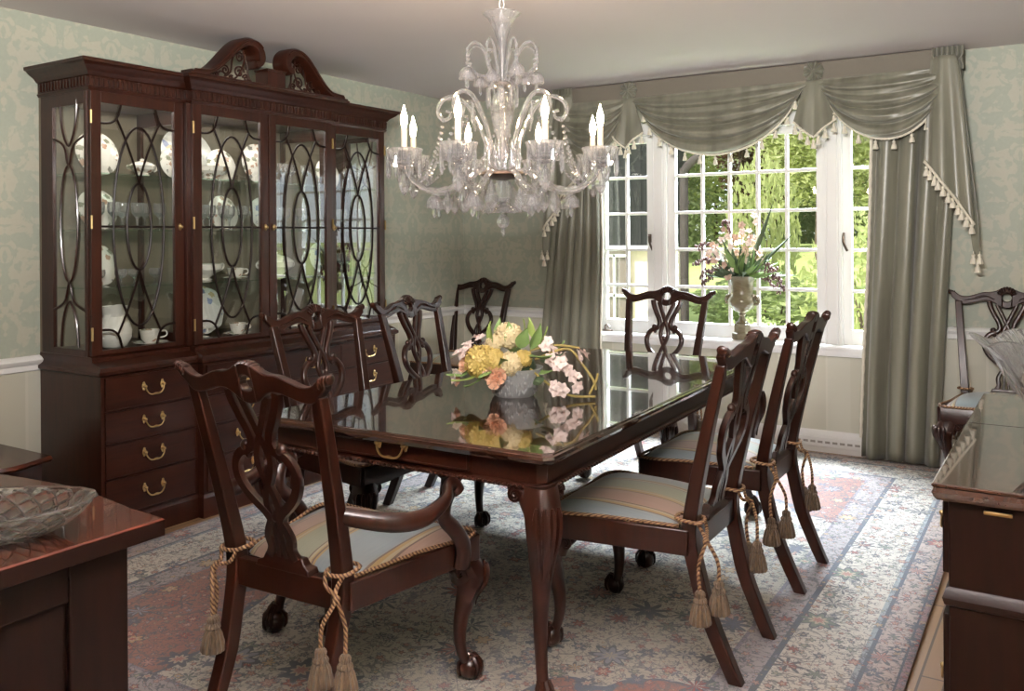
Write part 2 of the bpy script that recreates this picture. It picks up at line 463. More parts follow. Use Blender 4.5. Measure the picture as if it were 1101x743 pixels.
def rail(axis, a, b, pos, sgn, z, name):
    """chair rail: moulded strip along a wall."""
    prof = [(0, 0), (.012, .006), (.012, .03), (.026, .042), (.032, .055), (.022, .066), (.010, .072), (0, .075)]
    if axis == 'y':
        r = [[(pos + sgn * p, yy, z + q) for p, q in prof] for yy in (a, b)]
    else:
        r = [[(xx, pos + sgn * p, z + q) for p, q in prof] for xx in (a, b)]
    struct(MB().rings(r).build(name, M['white'], smooth=True, angle=30))
rail('y', YB, YW, XL, 1, .757, 'trim_1')
rail('x', XL, WX0 - .10, YW, -1, .757, 'trim_2')
rail('x', WX1 + .10, XR, YW, -1, .757, 'trim_3')
def base(axis, a, b, pos, sgn, name):
    prof = [(0, 0), (.016, 0), (.016, .105), (.010, .125), (.004, .135), (0, .138)]
    if axis == 'y':
        r = [[(pos + sgn * p, yy, q) for p, q in prof] for yy in (a, b)]
    else:
        r = [[(xx, pos + sgn * p, q) for p, q in prof] for xx in (a, b)]
    struct(MB().rings(r).build(name, M['white'], smooth=True, angle=30))
base('y', YB, YW, XL, 1, 'baseboard_left')
base('x', XL, XR, YW, -1, 'baseboard_window')
base('y', YB, YW, XR, -1, 'baseboard_right')

# toe-kick register in the baseboard
g = thing('floor_register', 'low white vent grille set in the baseboard under the window', 'vent', (-1.33, YW - .016, .035))
BX(-.22, .22, -.010, 0, 0, .062).build('grille_plate', M['white'], g, bevel=.003)
m = MB()
for k in range(9):
    m.box(-.2 + k * .045, -.17 + k * .045, -.0115, -.009, .024, .038)
m.build('slot', simple('shaded_slot', (.34, .32, .30), .8), g, smooth=False)

# window seat board
def F(x, y, z): return (x, y, z)
m = MB()
m.rings([[(xx, YW + .15, .685), (xx, YW + .15, .64), (xx, YW - .045, .615), (xx, YW - .05, .625), (xx, YW - .05, .650), (xx, YW - .058, .655), (xx, YW - .062, .668), (xx, YW - .055, .680), (xx, YW - .045, .685)] for xx in (WX0 - .08, WX1 + .08)])
struct(m.build('trim_4', M['white'], angle=30))
# casing: sides, head and two mullion posts
m = MB()
for x0, x1 in ((WX0 - .06, WX0 + .06), (WX1 - .06, WX1 + .06)):
    m.box(x0, x1, YW - .012, YW + .12, .685, WZ1)
for xc in (-2.475, -1.30):
    m.box(xc - .055, xc + .055, YW - .004, YW + .13, .685, WZ1)
    m.box(xc - .030, xc + .030, YW - .018, YW - .003, .685, WZ1)
    m.box(xc - .045, xc - .036, YW - .010, YW - .003, .685, WZ1)
    m.box(xc + .036, xc + .045, YW - .010, YW - .003, .685, WZ1)
m.box(WX0 - .06, WX1 + .06, YW - .012, YW + .12, WZ1 - .04, WZ1 + .05)
struct(m.build('trim_5', M['white'], smooth=False, bevel=.003))

def sash(n, x0, x1, cols, z0=.685, handle=None):
    e = bpy.data.objects.new('window_%d' % n, None); COL.objects.link(e); e['kind'] = 'structure'
    yg = YW + .055
    e.location = (x0, yg, z0)
    w = x1 - x0; h = WZ1 - .04 - z0
    st = .052
    m = MB()
    m.box(0, st, -.022, .022, 0, h); m.box(w - st, w, -.022, .022, 0, h)
    m.box(st, w - st, -.022, .022, 0, .09); m.box(st, w - st, -.022, .022, h - .05, h)
    gw = w - 2 * st
    for k in range(1, cols):
        xc = st + gw * k / cols
        m.box(xc - .010, xc + .010, -.016, .016, .09, h - .05)
    for z in (1.02, 1.279, 1.538, 1.797):
        m.box(st, w - st, -.0155, .0155, z - z0 - .010, z - z0 + .010)
    m.build('sash_frame', M['white'], e, smooth=False, bevel=.002)
    BX(st - .005, w - st + .005, -.003, .003, .085, h - .045).build('pane', M['pane'], e, smooth=False)
    if handle:
        hx, s = handle
        hz = 1.36 - z0
        hd = BX(hx - .012, hx + .012, -.034, -.020, hz - .03, hz + .03).build('handle', M['metal'], e, bevel=.003)
        MB().tube(spline([(hx, -.034, hz + .02), (hx + s * .005, -.05, hz), (hx + s * .012, -.052, hz - .04), (hx + s * .03, -.045, hz - .085)], 5), [.008] * 16, 8).build('lever', M['metal'], hd)
    return e
sash(1, WX0 + .06, -2.53, 2, handle=(.400, 1))
sash(2, -2.42, -1.355, 5)
sash(3, -1.245, WX1 - .06, 2, handle=(-.0, 1))
# casement crank on the sill of the left casement
c = thing('casement_crank', 'small bronze window crank on the sill beside the curtain behind the flowers', 'crank', (-2.90, YW + .005, .685))
MB().box(-.05, .05, -.02, .012, 0, .014).build('base_plate', M['metal'], c, bevel=.003)
MB().tube(spline([(0, -.005, .012), (.0, -.012, .04), (.02, -.02, .05), (.04, -.022, .035)], 5), .006, 8).build('crank_arm', M['metal'], c)

# ------------------------------------------------------------------ outside
random.seed(11)
t = NT('lawn_grass'); o = t.obj()
n1 = t.noise(o, 1.2, 3); n2 = t.noise(o, 60, 2)
t.bsdf(t.mix(t.math('MULTIPLY', n2, .5), t.ramp(n1, [(.35, (.36, .44, .15)), (.65, (.48, .55, .20))]), (.26, .36, .11)), .9); M['grass'] = t.m
def leafmat(name, a, b, c):
    t = NT(name); o = t.obj()
    n1 = t.noise(o, 1.1, 2); n2 = t.noise(o, 22, 2)
    col = t.mix(n2, t.ramp(n1, [(.3, a), (.55, b), (.75, c)]), b)
    p = t.bsdf(col, .5)
    tl = t.n('ShaderNodeBsdfTranslucent', inp={'Color': col})
    mx = t.n('ShaderNodeMixShader', inp={0: .55, 1: p.outputs[0], 2: tl.outputs[0]})
    t.t.links.new(mx.outputs[0], t.out.inputs[0])
    return t.m
M['leafA'] = leafmat('dark_conifer_needles', (.15, .19, .09), (.26, .31, .15), (.40, .44, .23))
M['leafB'] = leafmat('light_leaves', (.36, .42, .17), (.52, .55, .26), (.68, .68, .38))
M['leafC'] = leafmat('mid_green_leaves', (.22, .28, .12), (.36, .42, .19), (.52, .55, .28))
M['leafR'] = leafmat('bronze_leaves', (.10, .05, .04), (.17, .09, .06), (.22, .15, .08))
M['bark'] = simple('bark', (.10, .07, .05), .9, .3, 10)

def groundz(y): return -.25 + min(max(0, y - 8), 18) * .072
m = MB()
m.grid(lambda u, v: (lerp(-45, 35, u), lerp(YW + .16, 60, v), groundz(lerp(YW + .16, 60, v))), 8, 24)
struct(m.build('lawn', M['grass'], smooth=True))

def foliage(mb, c, r, n, s, flat=.5, droop=0):
    for _ in range(n):
        while True:
            p = V((random.uniform(-1, 1), random.uniform(-1, 1), random.uniform(-1, 1)))
            if .35 < p.length < 1: break
        q = V((c[0] + p.x * r[0], c[1] + p.y * r[1], c[2] + p.z * r[2]))
        a = V((random.gauss(0, 1), random.gauss(0, 1), random.gauss(0, flat))).normalized()
        b = a.orthogonal().normalized()
        b = (b * cos(1.3) + a.cross(b) * sin(random.uniform(0, 6))).normalized()
        l = s * random.uniform(.6, 1.3); w = l * .42
        if droop: a = (a + V((0, 0, -droop))).normalized()
        nrm = a.cross(b).normalized()
        k = nrm * (w * .25)
        mb.add([q - a * l * .5, q + b * w * .5 + k, q + a * l * .5, q - b * w * .5 + k], [(0, 1, 2, 3)])

def make_tree(name, mat, h, w, n, s, label, kind='round', group='trees beyond the lawn'):
    e = thing(name, label, 'tree', (0, 0, 0), 0, group)
    m = MB()
    if kind == 'cone':
        for k in range(14):
            z = h * (.04 + .94 * k / 13); rr = w * (1.05 - .95 * k / 13)
            foliage(m, (0, 0, z), (rr, rr, h * .07), int(n / 14 * (1.4 - .8 * k / 13)), s, .4, .6)
    else:
        foliage(m, (0, 0, h * .55), (w * .75, w * .75, h * .42), n // 2, s)
        for k in range(8):
            a = k * 2.4; zz = h * (.22 + .65 * ((k * .37) % 1))
            foliage(m, (cos(a) * w * .55, sin(a) * w * .55, zz), (w * .45, w * .45, h * .16), n // 16, s)
    m.build('foliage', mat, e, smooth=False)
    MB().tube([(0, 0, 0), (.05, 0, h * .4), (0, .05, h * .85)], [h * .022, h * .016, h * .006], 8).build('trunk', M['bark'], e)
    return e
def place(p, x, y, rz, label, sc=1): return dup(p, (x, y, groundz(y)), rz, label, scale=sc)
TA = make_tree('conifer_tree', M['leafA'], 9, 2.3, 15000, .24, 'tall drooping dark conifer at the lawn edge between downpipe and urn', 'cone')
TA.location = (-9.9, 21.5, groundz(21.5))
place(TA, -14.4, 25, 1, 'dark conifer showing behind the bent brown downpipe', .95)
place(TA, -7.6, 35, 2, 'dark conifer behind the flower urn, set back among lighter trees', 1.05)
TB = make_tree('light_leafed_tree', M['leafB'], 8.5, 2.7, 16000, .20, 'bright yellow-green tree at the lawn edge beyond the urn leaves')
TB.location = (-5.2, 22.0, groundz(22))
place(TB, -1.9, 27.5, 1.2, 'bright yellow-green tree seen through the casement away from the house', .95)
place(TB, -11.9, 30.0, 2.2, 'pale yellow-green tree rising between the dark conifers', 1.1)
place(TB, .4, 22, 3, 'bright yellow-green tree hidden partly by the curtain near the serving cabinet', 1.0)
TC = make_tree('mid_green_tree', M['leafC'], 8, 2.7, 16000, .22, 'mid-green bushy tree behind the bronze-leafed tree')
TC.location = (-6.9, 29.5, groundz(29.5))
place(TC, -17.5, 28, .7, 'mid-green bushy tree across the lawn behind the grey house', 1.1)
place(TC, -15.2, 34.5, 1.7, 'mid-green bushy tree behind the conifer at the downpipe', 1.2)
place(TC, -2.6, 34.5, 2.7, 'mid-green bushy tree deep in the garden through the casement away from the house', 1.1)
TR = make_tree('bronze_leafed_tree', M['leafR'], 8.5, 1.3, 6000, .2, 'bronze-leafed tree showing dark high in the centre sash')
TR.location = (-8.2, 25.2, groundz(25.2))

def shrub(mat, r, n, s, label, name='garden_shrub', group='shrubs along the lawn'):
    e = thing(name, label, 'shrub', (0, 0, 0), 0, group)
    m = MB()
    foliage(m, (0, 0, r * .55), (r, r, r * .6), n, s)
    m.build('foliage', mat, e, smooth=False)
    m = MB()
    for k in range(5):
        m.tube([(0, 0, 0), (cos(k * 1.3) * r * .3, sin(k * 1.3) * r * .3, r * .6)], [.02, .008], 5)
    m.build('stem', M['bark'], e)
    return e
S1 = shrub(M['leafC'], .56, 1500, .085, 'low leafy shrub close under the window, below the dark downpipe', group='low shrubs under the window')
S1.location = (-3.35, 7.6, -.25); S1.scale = (1, .8, 1.25)
places = [(-4.55, 8.0, 'low leafy shrub in front of the grey house wing'), (-2.62, 8.5, 'low leafy shrub close behind the flower urn'),
          (-2.10, 7.45, 'low leafy shrub outside, between the urn and the mullion with the lever handle'), (-1.45, 8.3, 'low leafy shrub outside behind the mullion with the lever handle'), (-.85, 7.4, 'low leafy shrub under the casement away from the house')]
for i, (x, y, lb) in enumerate(places):
    c = dup(S1, (x, y, -.25), i * 1.3 + .6, lb, scale=(1, .85, 1.2 + .1 * (i % 3)))
S2 = shrub(M['leafC'], 1.15, 1900, .16, 'rounded green shrub on the lawn beside the urn flowers')
S2.location = (-3.55, 12.4, groundz(12)); S2.scale = (1.1, 1, .6)
S3 = dup(S2, (-1.5, 14.2, groundz(14.2)), 1, 'rounded green shrub on the lawn through the casement away from the house')
S4 = shrub(M['leafB'], .75, 1500, .10, 'upright light-green bush through the casement away from the house')
S4.location = (-1.9, 10.2, groundz(10)); S4.scale = (1, 1, 2.1)
S5 = shrub(M['leafB'], .8, 1500, .12, 'sparse light-green sapling standing on the lawn')
S5.location = (-4.6, 15.2, groundz(13.5)); S5.scale = (.8, .8, 2.9)

hd = thing('tall_hedge', 'long tall green hedge closing the far end of the garden', 'hedge', (-11, 42, groundz(42)))
m = MB()
foliage(m, (0, 0, 3.2), (17, 1.6, 3.6), 24000, .45)
m.build('foliage', M['leafC'], hd, smooth=False)
m = MB()
for k in range(9): m.tube([(-16 + 4 * k, 0, 0), (-16 + 4 * k, 0, 3)], [.12, .05], 6)
m.build('stem', M['bark'], hd)

# neighbouring house wing at the left
hb = thing('garden_house', 'grey sided house wing with a pale lower wall, beyond the casement window', 'house', (-6.0, 10.6, -.25))
M['siding'] = None
t = NT('shaded_grey_siding'); o = t.obj()
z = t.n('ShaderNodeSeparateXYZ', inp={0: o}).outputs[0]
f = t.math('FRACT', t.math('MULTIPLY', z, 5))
t.bsdf(t.ramp(f, [(0, (.01, .01, .01)), (.1, (.020, .021, .020)), (.9, (.028, .028, .027))]), .9, Specular_IOR_Level=.1); M['siding'] = t.m  # grey darkened to put the shade on this face into the colour
M['stucco'] = simple('pale_stucco', (.62, .52, .42), .8, .08, 8)
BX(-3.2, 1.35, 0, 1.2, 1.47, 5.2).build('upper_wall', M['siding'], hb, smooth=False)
BX(-3.2, 1.30, .08, 1.2, 0, 1.47).build('lower_wall', M['stucco'], hb, smooth=False)
m = MB(); m.box(-3.2, 1.40, -.06, .0, 1.44, 1.50); m.box(1.35, 1.42, -.04, .2, 0, 5.2)
m.build('corner_board', M['white'], hb, smooth=False, bevel=.01)
wf = BX(.45, 1.0, .04, .09, .3, 1.36).build('window', simple('dim_panes', (.16, .13, .11), .2, .1), hb, smooth=False)
m = MB()
for x in (.43, .61, .79, .98): m.box(x, x + .03, .0, .042, .28, 1.38)
for z_ in (.28, .82, 1.35): m.box(.43, 1.01, .0, .042, z_, z_ + .035)
m.build('glazing_bars', M['white'], wf, smooth=False)
# downpipe with a bend at the top
dp = thing('downpipe', 'dark brown bent downpipe standing just outside the window', 'pipe', (-3.43, 8.65, -.25))
M['pipe'] = simple('brown_pipe', (.022, .014, .012), .8, .1)
MB().tube(spline([(0, 0, 0), (0, 0, 1.0), (0, 0, 2.18), (.015, 0, 2.31), (.10, 0, 2.40), (.18, .0, 2.47), (.20, 0, 2.7), (.20, 0, 3.9)], 6), .045, 12).build('pipe', M['pipe'], dp)
m = MB()
for z_ in (1.0, 1.95): m.tube([(0, 0, z_), (0, 0, z_ + .04)], .055, 12)
m.build('strap', M['pipe'], dp)
# ------------------------------------------------------------------ rug
rg = MB()
rg.grid(lambda u, v: ((u * 2 - 1) * RUG[0], (v * 2 - 1) * RUG[1], .010), 40, 60)
rug = rg.build('area_rug', M['rug'], solid=.014)
rug.location = (-2.01, 3.43, 0); rug.rotation_euler = (0, 0, R(.9))
tag(rug, 'large ivory and rose oriental rug with lavender border under the dining table', 'rug')
RZ = .0175   # top of the rug

# ------------------------------------------------------------------ cabriole leg (shared by chairs and tables)
def cabriole(parent, x, y, dx, dy, h, s=1.0, mat=None, brk=None, bl=.062):
    """leg with top centre (x,y,h); (dx,dy) outward diagonal; s = thickness scale."""
    mat = mat or M['chair']
    dl = math.hypot(dx, dy); dx, dy = dx / dl, dy / dl
    prof = [(1.0, -.000, .040), (.93, .012, .044), (.84, .026, .045), (.74, .022, .038), (.62, .006, .029), (.48, -.008, .0225), (.34, -.012, .0185), (.22, -.006, .0165), (.15, .004, .0165), (.115, .012, .020)]
    prof = spline(prof, 3)
    rings = []
    n = 12
    px, py = -dy, dx
    for (fz, off, r) in prof:
        o = off * s; r = r * s
        c = (x + dx * o, y + dy * o)
        ring = []
        for k in range(n):
            a = 2 * pi * k / n
            e = 1.0 + .10 * cos(4 * a) * (fz > .6)
            ring.append((c[0] + r * e * cos(a + math.atan2(dy, dx)), c[1] + r * e * sin(a + math.atan2(dy, dx)), fz * h))
        rings.append(ring)
    leg = MB().rings(rings).build('front_leg', mat, parent, angle=60)
    # carved acanthus on the knee
    m = MB()
    for k, a in enumerate((-.75, -.25, .25, .75)):
        pts = []
        for (fz, rr, da) in ((.93, .049, 0), (.86, .052, .05), (.78, .047, .0), (.68, .035, -.1), (.60, .030, -.3)):
            o = .026 if fz > .7 else .010
            aa = math.atan2(dy, dx) + a * (1 + da) * .9
            pts.append((x + dx * o * s * .9 + cos(aa) * rr * s * .93, y + dy * o * s * .9 + sin(aa) * rr * s * .93, fz * h))
        m.tube(spline(pts, 4), [.004 * s, .006 * s, .008 * s, .009 * s, .009 * s, .009 * s, .009 * s, .008 * s, .008 * s, .007 * s, .007 * s, .006 * s, .006 * s, .005 * s, .004 * s, .003 * s, .002 * s], 6)
    # scrolled brackets running under the rails
    for (bx_, by_) in (brk or []):
        ex, ey = x + bx_ * bl, y + by_ * bl
        P = spline([(x + bx_ * .01, y + by_ * .01, h * .86), (x + bx_ * bl * .5, y + by_ * bl * .5, h - .030 * s), (ex, ey, h - .014 * s)], 4)
        m.tube(P, [lerp(.036, .012, i / (len(P) - 1)) * s for i in range(len(P))], 10)
        vx, vy = x + bx_ * bl * .82 + dx * .014 * s, y + by_ * bl * .82 + dy * .014 * s
        nx_, ny_ = (0, math.copysign(1, dy)) if abs(bx_) > .5 else (math.copysign(1, dx), 0)
        m.tube([(vx + nx_ * .010 * s + abs(bx_) * cos(q) * r_ * s, vy + ny_ * .010 * s + abs(by_) * cos(q) * r_ * s, h - .030 * s + sin(q) * r_ * s) for q, r_ in [(i * .5, lerp(.022, .004, i / 26)) for i in range(27)]], .0042 * s, 6)
    m.build('knee_carving', mat, leg)
    f = MB()
    fo = (x + dx * .018 * s, y + dy * .018 * s); fr = .033 * s
    f.ball((fo[0], fo[1], fr), (fr, fr, fr), 14, 8)
    for a in (-1.25, -.42, .42, 1.25, pi):
        aa = math.atan2(dy, dx) + a
        pts = [(x + cos(aa) * .012 * s + dx * .008 * s, y + sin(aa) * .012 * s + dy * .008 * s, h * .15 if s < 1.2 else h * .14)]
        for (q, zz) in ((.60, 1.92), (.98, 1.45), (1.06, .9), (.86, .36)):
            pts.append((fo[0] + cos(aa) * fr * q, fo[1] + sin(aa) * fr * q, fr * zz))
        m_ = spline(pts, 3)
        f.tube(m_, [lerp(.008, .0045, i / (len(m_) - 1)) * s + .002 * s * (i % 4 == 2) for i in range(len(m_))], 6)
    f.build('ball_foot', mat, leg)
    return leg

# ------------------------------------------------------------------ Chippendale chair
def make_chair(label, cat='chair', arm=False, cords=True, group=None):
    e = thing('dining_armchair' if arm else 'dining_chair', label, 'armchair' if arm else 'chair', group=group)
    k = 1.0
    HS = .455                       # top of the seat rails
    fw, bw = (.305, .21) if arm else (.275, .212)        # half widths front / back
    yf, yb = .255 * (1.06 if arm else 1), -.235
    def by(z): return yb - .135 * max(0, (z - HS) / .58) ** 1.15
    ew = .268 if arm else .285
    def ux(z):                         # centre line of the back post
        return lerp(bw - .012, ew - .038, min(1, max(0, (z - HS) / .55)))
    wd = M['chair']
    for sg in (-1, 1):
        secs = [(sg * (bw - .030), -.372, 0, .038, .044), (sg * (bw - .028), -.335, .08, .039, .046), (sg * (bw - .023), -.285, .20, .041, .048), (sg * (bw - .016), yb - .018, .33, .040, .048), (sg * (bw - .012), yb, .42, .043, .050)]
        for z in (.50, .6, .7, .8, .9, .975):
            secs.append((sg * ux(z), by(z), z, lerp(.043, .036, (z - .5) / .5), lerp(.046, .030, (z - .5) / .5)))
        MB().loft(spline(secs, 3)).build('back_post', wd, e, angle=50, bevel=.004)
    # crest rail: bow shape with pierced shell centre and rolled ears
    f0 = lambda off: (lambda x, z: (x, by(z) + off - .030 * (1 - (x / ew) ** 2) * .35, z))
    fa, fb = f0(.014), f0(-.016)
    pts_t = [(0, 1.052), (.03, 1.047), (.055, 1.034), (.085, 1.026), (.12, 1.024), (.16, 1.012), (.20, 1.000), (.235, 1.004), (.262, 1.022), (.285, 1.034)]
    pts_b = [(0, .938), (.03, .945), (.055, .962), (.085, .976), (.12, .976), (.16, .966), (.20, .956), (.235, .958), (.262, .980), (.285, 1.000)]
    def interp(P):
        S = spline([(x * ew / .285, z) for x, z in P], 5)
        def g(x):
            x = abs(x)
            for a, b in zip(S, S[1:]):
                if x <= b[0] + 1e-9:
                    return lerp(a[1], b[1], (x - a[0]) / max(b[0] - a[0], 1e-9))
            return S[-1][1]
        return g
    T, B = interp(pts_t), interp(pts_b)
    m = MB()
    hw = .024; hz, hr = .994, .020
    def hole(x, s): return hz + s * hr * math.sqrt(max(0, 1 - (x / hw) ** 2)) + (.004 if s > 0 else 0)
    N = 26
    for sg in (-1, 1):
        m.plate([sg * lerp(hw, ew, i / N) for i in range(N + 1)], B, T, fa, fb)
    xs = [lerp(-hw, hw, i / 10) for i in range(11)]
    m.plate(xs, B, lambda x: hole(x, -1), fa, fb)
    m.plate(xs, lambda x: hole(x, 1), T, fa, fb)
    cr = m.build('crest_rail', wd, e, angle=40, bevel=.004)
    m = MB()
    for i in range(9):                 # scalloped shell edge
        a = lerp(-1.25, 1.25, i / 8)
        x = sin(a) * .046; z = 1.008 + cos(a) * .043
        m.ball((x, by(z) + .004 - .011, z), (.0085, .020, .0085), 8, 6)
        m.tube([(sin(a) * .024, by(1.0) + .008, 1.0 + cos(a) * .024), (x, by(z) + .004, z)], [.0035, .0055], 6)
    for sg in (-1, 1):                 # leaf carving along the rail
        m.tube(spline([(sg * .06, by(1.0) + .008, .985), (sg * .11 * k, by(1.0) + .010, 1.005), (sg * .16 * k, by(.99) + .012, .990), (sg * .21 * k, by(.98) + .014, .978)], 5), [.004] * 5 + [.006] * 5 + [.003] * 6, 6)
    m.build('shell_carving', wd, cr)
    for sg in (-1, 1):                 # ribbed rolled ears
        m = MB()
        for j in range(4):
            m.ball((sg * (ew - .018 + .0095 * j), by(1.02) - .004, 1.014 + .0035 * j), (.0060, .0195 - .001 * j, .0175 - .001 * j), 10, 8)
        m.build('ear_scroll', wd, cr)
    # pierced splat
    fs = lambda x, z, off: (x, by(z) + off - .006 - .010 * (1 - abs(2 * (z - HS) / .5 - 1)), z)
    m = MB()
    for sg in (-1, 1):
        S = lambda P: spline([(sg * x * k, z) for x, z in P], 5)
        m.band(S([(.088, .972), (.082, .945), (.062, .90), (.042, .862), (.034, .83), (.046, .806), (.062, .806)]), .025, fs, .022)
        m.band(S([(.050, .960), (.026, .905), (.006, .86), (-.016, .81), (-.024, .770), (-.010, .725), (.012, .680), (.020, .64), (.006, .600)]), .021, fs, .018)
        m.band(S([(.052, .800), (.082, .792), (.106, .762), (.110, .722), (.092, .682), (.062, .650), (.030, .622), (.012, .595)]), .025, fs, .022)
        m.band(S([(.004, .615), (.024, .585), (.040, .550), (.036, .515), (.050, .488)]), .023, fs, .020)
        m.band(S([(.010, .61), (.011, .56), (.010, .52), (.014, .488)]), .014, fs, .016)
        c = fs(sg * .066 * k, .812, 0); m.ball(c, (.017, .014, .017), 10, 7)
        c = fs(sg * .060 * k, .785, 0); m.ball(c, (.011, .011, .011), 8, 6)
    c = fs(0, .612, 0); m.ball(c, (.022, .012, .018), 10, 6)
    c = fs(0, .745, .002); m.ball(c, (.014, .010, .018), 10, 6)
    m.build('splat', wd, e, angle=50)
    # shoe + seat rails
    m = MB()
    m.loft([(0, yb - .004, HS - .002, .20 * k, .042), (0, yb - .004, HS + .014, .19 * k, .040), (0, yb - .004, HS + .020, .155 * k, .030), (0, yb - .006, HS + .040, .135 * k, .024)])
    m.build('splat_shoe', wd, e, bevel=.003)
    m = MB()
    zb, zt = .375, HS
    m.rings([[(x, yf, zb + .006 * cos(x / fw * 5)), (x, yf - .028, zb), (x, yf - .028, zt), (x, yf - .004, zt), (x, yf, zt - .006)] for x in [lerp(-fw, fw, i / 12) for i in range(13)]])
    m.box(-bw + .02, bw - .02, yb - .016, yb + .014, zb, zt)
    for sg in (-1, 1):
        a, b = V((sg * fw, yf - .01, 0)), V((sg * (bw + .004), yb, 0))
        n = V((-(b - a).y, (b - a).x, 0)).normalized() * (.014)
        r = []
        for p in (a, b):
            r.append([p + n + V((0, 0, zb)), p - n + V((0, 0, zb)), p - n + V((0, 0, zt)), p + n + V((0, 0, zt))])
        m.rings(r)
    m.build('seat_rail', wd, e, bevel=.004)
    # upholstered seat with rope edging
    def outline(s):                    # s in 0..1 around
        pts = [(-fw + .012, yf - .012), (fw - .012, yf - .012), (bw - .004, yb + .028), (-bw + .004, yb + .028)]
        return pts
    P = outline(0)
    def seat(u, v):
        a, b = (u * 2 - 1), (v * 2 - 1)
        xw = lerp(lerp(P[3][0], P[0][0], v), lerp(P[2][0], P[1][0], v), u)
        yy = lerp(P[3][1], P[0][1], v)
        d = (1 - abs(a) ** 5) * (1 - abs(b) ** 5)
        rr = .012 * (abs(a) ** 8 * abs(b) ** 8)
        return (xw - rr * (1 if a > 0 else -1), yy - rr * (1 if b > 0 else -1), HS - .004 + .030 * d ** .5 + .026 * (1 - a * a) * (1 - b * b))
    m = MB(); m.grid(seat, 26, 26)
    # underside
    m.grid(lambda u, v: (seat(u, v)[0], seat(u, v)[1], HS - .012), 1, 1)
    se = m.build('seat_cushion', M['stripe'], e, angle=70)
    MB().tube(spline([(p[0] + (.004 if p[0] > 0 else -.004), p[1] + (.004 if i < 2 else -.002), HS + .004) for i, p in enumerate([P[3], ((P[3][0] + P[0][0]) / 2, (P[3][1] + P[0][1]) / 2), P[0], (0, P[0][1]), P[1], ((P[1][0] + P[2][0]) / 2, (P[1][1] + P[2][1]) / 2), P[2]])], 8), .0065, 8).build('rope_edging', M['cord'], se)
    # front legs
    for sg in (-1, 1):
        cabriole(e, sg * (fw - .034), yf - .036, sg * .75, 1, .385, 1.06, None, [(-sg, 0), (0, -1)], .070)
    if arm:
        for sg in (-1, 1):
            p0 = (sg * ux(.64), by(.64) + .01, .640)
            pts = [p0, (sg * (fw + .010), -.17, .612), (sg * (fw + .044), -.07, .604), (sg * (fw + .050), .02, .630), (sg * (fw + .030), .060, .652), (sg * (fw + .022), .098, .650), (sg * (fw + .026), .114, .626)]
            S = spline(pts, 5)
            ar = MB().tube(S, [.024 + .004 * sin(i / 4) for i in range(len(S))], 10, flat=.8).build('armrest', wd, e)
            pts = [(sg * (fw + .026), .080, .637), (sg * (fw + .020), .060, .60), (sg * (fw + .018), .060, .56), (sg * (fw + .022), .105, .515), (sg * (fw + .018), .150, .465), (sg * (fw + .012), .165, .42), (sg * (fw + .006), .162, .380)]
            S = spline(pts, 4)
            MB().tube(S, [lerp(.020, .028, i / (len(S) - 1)) for i in range(len(S))], 10, flat=.8).build('arm_support', wd, e)
    if cords:
        for sg in (-1, 1):
            z0 = HS + .028
            cx_ = sg * (bw - .012)
            m = MB()
            w2, d2 = .030, .034
            loop = [(cx_ - w2, yb - d2, z0), (cx_ + w2, yb - d2, z0 + .002), (cx_ + w2, yb + d2, z0 + .006), (cx_ - w2, yb + d2, z0 + .006)]
            m.tube(spline(loop, 4, True), .0062, 8, closed=True)
            ta = (cx_ + sg * .046, yb - .046, z0 - .205); tb = (cx_ + sg * .002, yb - .090, z0 - .180)
            kn = (cx_ + sg * .030, yb - .060, z0 - .050)
            m.tube(spline([(cx_ + w2, yb - d2, z0), (cx_ + w2 * .6, yb - d2 - .012, z0 - .03), kn, (ta[0] - sg * .004, ta[1] + .006, lerp(kn[2], ta[2], .5)), ta], 5), .0058, 8)
            m.tube(spline([(cx_ - w2, yb - d2, z0), (cx_ - w2 * .6, yb - d2 - .012, z0 - .03), (kn[0], kn[1] - .004, kn[2]), (tb[0] + sg * .004, tb[1] + .002, lerp(kn[2], tb[2], .5)), tb], 5), .0058, 8)
            m.ball((kn[0], kn[1], kn[2]), .011, 8, 6)
            cd = m.build('tie_cord', M['cord'], e)
            for tp in (ta, tb):
                q = MB()
                q.lathe([(.004, .012), (.011, .006), (.014, -.004), (.012, -.014), (.016, -.020), (.0185, -.028), (.016, -.034), (.021, -.046), (.026, -.075), (.029, -.098), (.027, -.105), (.012, -.104)], 28, tp, .07, 14)
                q.v = [tuple(tp[i_] + (v_[i_] - tp[i_]) * (1.12 if i_ < 2 else .88) for i_ in range(3)) for v_ in q.v]
                q.build('tassel', M['tassel'], cd)
    return e

GR = 'striped-seat mahogany dining chairs'
A = make_chair('mahogany side chair next to the armchair, on the table side away from the china cabinet', group=GR)
A.location = (-1.253, 2.79, RZ); A.rotation_euler = (0, 0, R(91))
B = dup(A, (-1.268, 3.59, RZ), R(90.5), 'mahogany side chair near the window, on the table side away from the china cabinet')
Cc = dup(A, (-2.60, 2.90, RZ), R(-95), 'mahogany side chair between table and china cabinet, next to the armchair')
Dd = dup(A, (-2.61, 3.64, RZ), R(-87), 'mahogany side chair between table and china cabinet, nearer the window')
Ee = dup(A, (-2.088, 4.62, RZ), R(180), 'mahogany side chair at the window end of the table, its back to the glass')
Gg = dup(A, (-3.935, 5.345, 0), R(181), 'mahogany side chair in the room corner behind the yellow flowers')
Ff = dup(A, (-.338, 5.345, RZ), R(180), 'mahogany side chair against the wall beyond the serving cabinet')
AR = make_chair('carved mahogany armchair with striped seat at one end of the dining table', arm=True)
AR.location = (-1.86, 1.955, RZ); AR.rotation_euler = (0, 0, R(2.5)); AR.scale = (1, 1, .985)

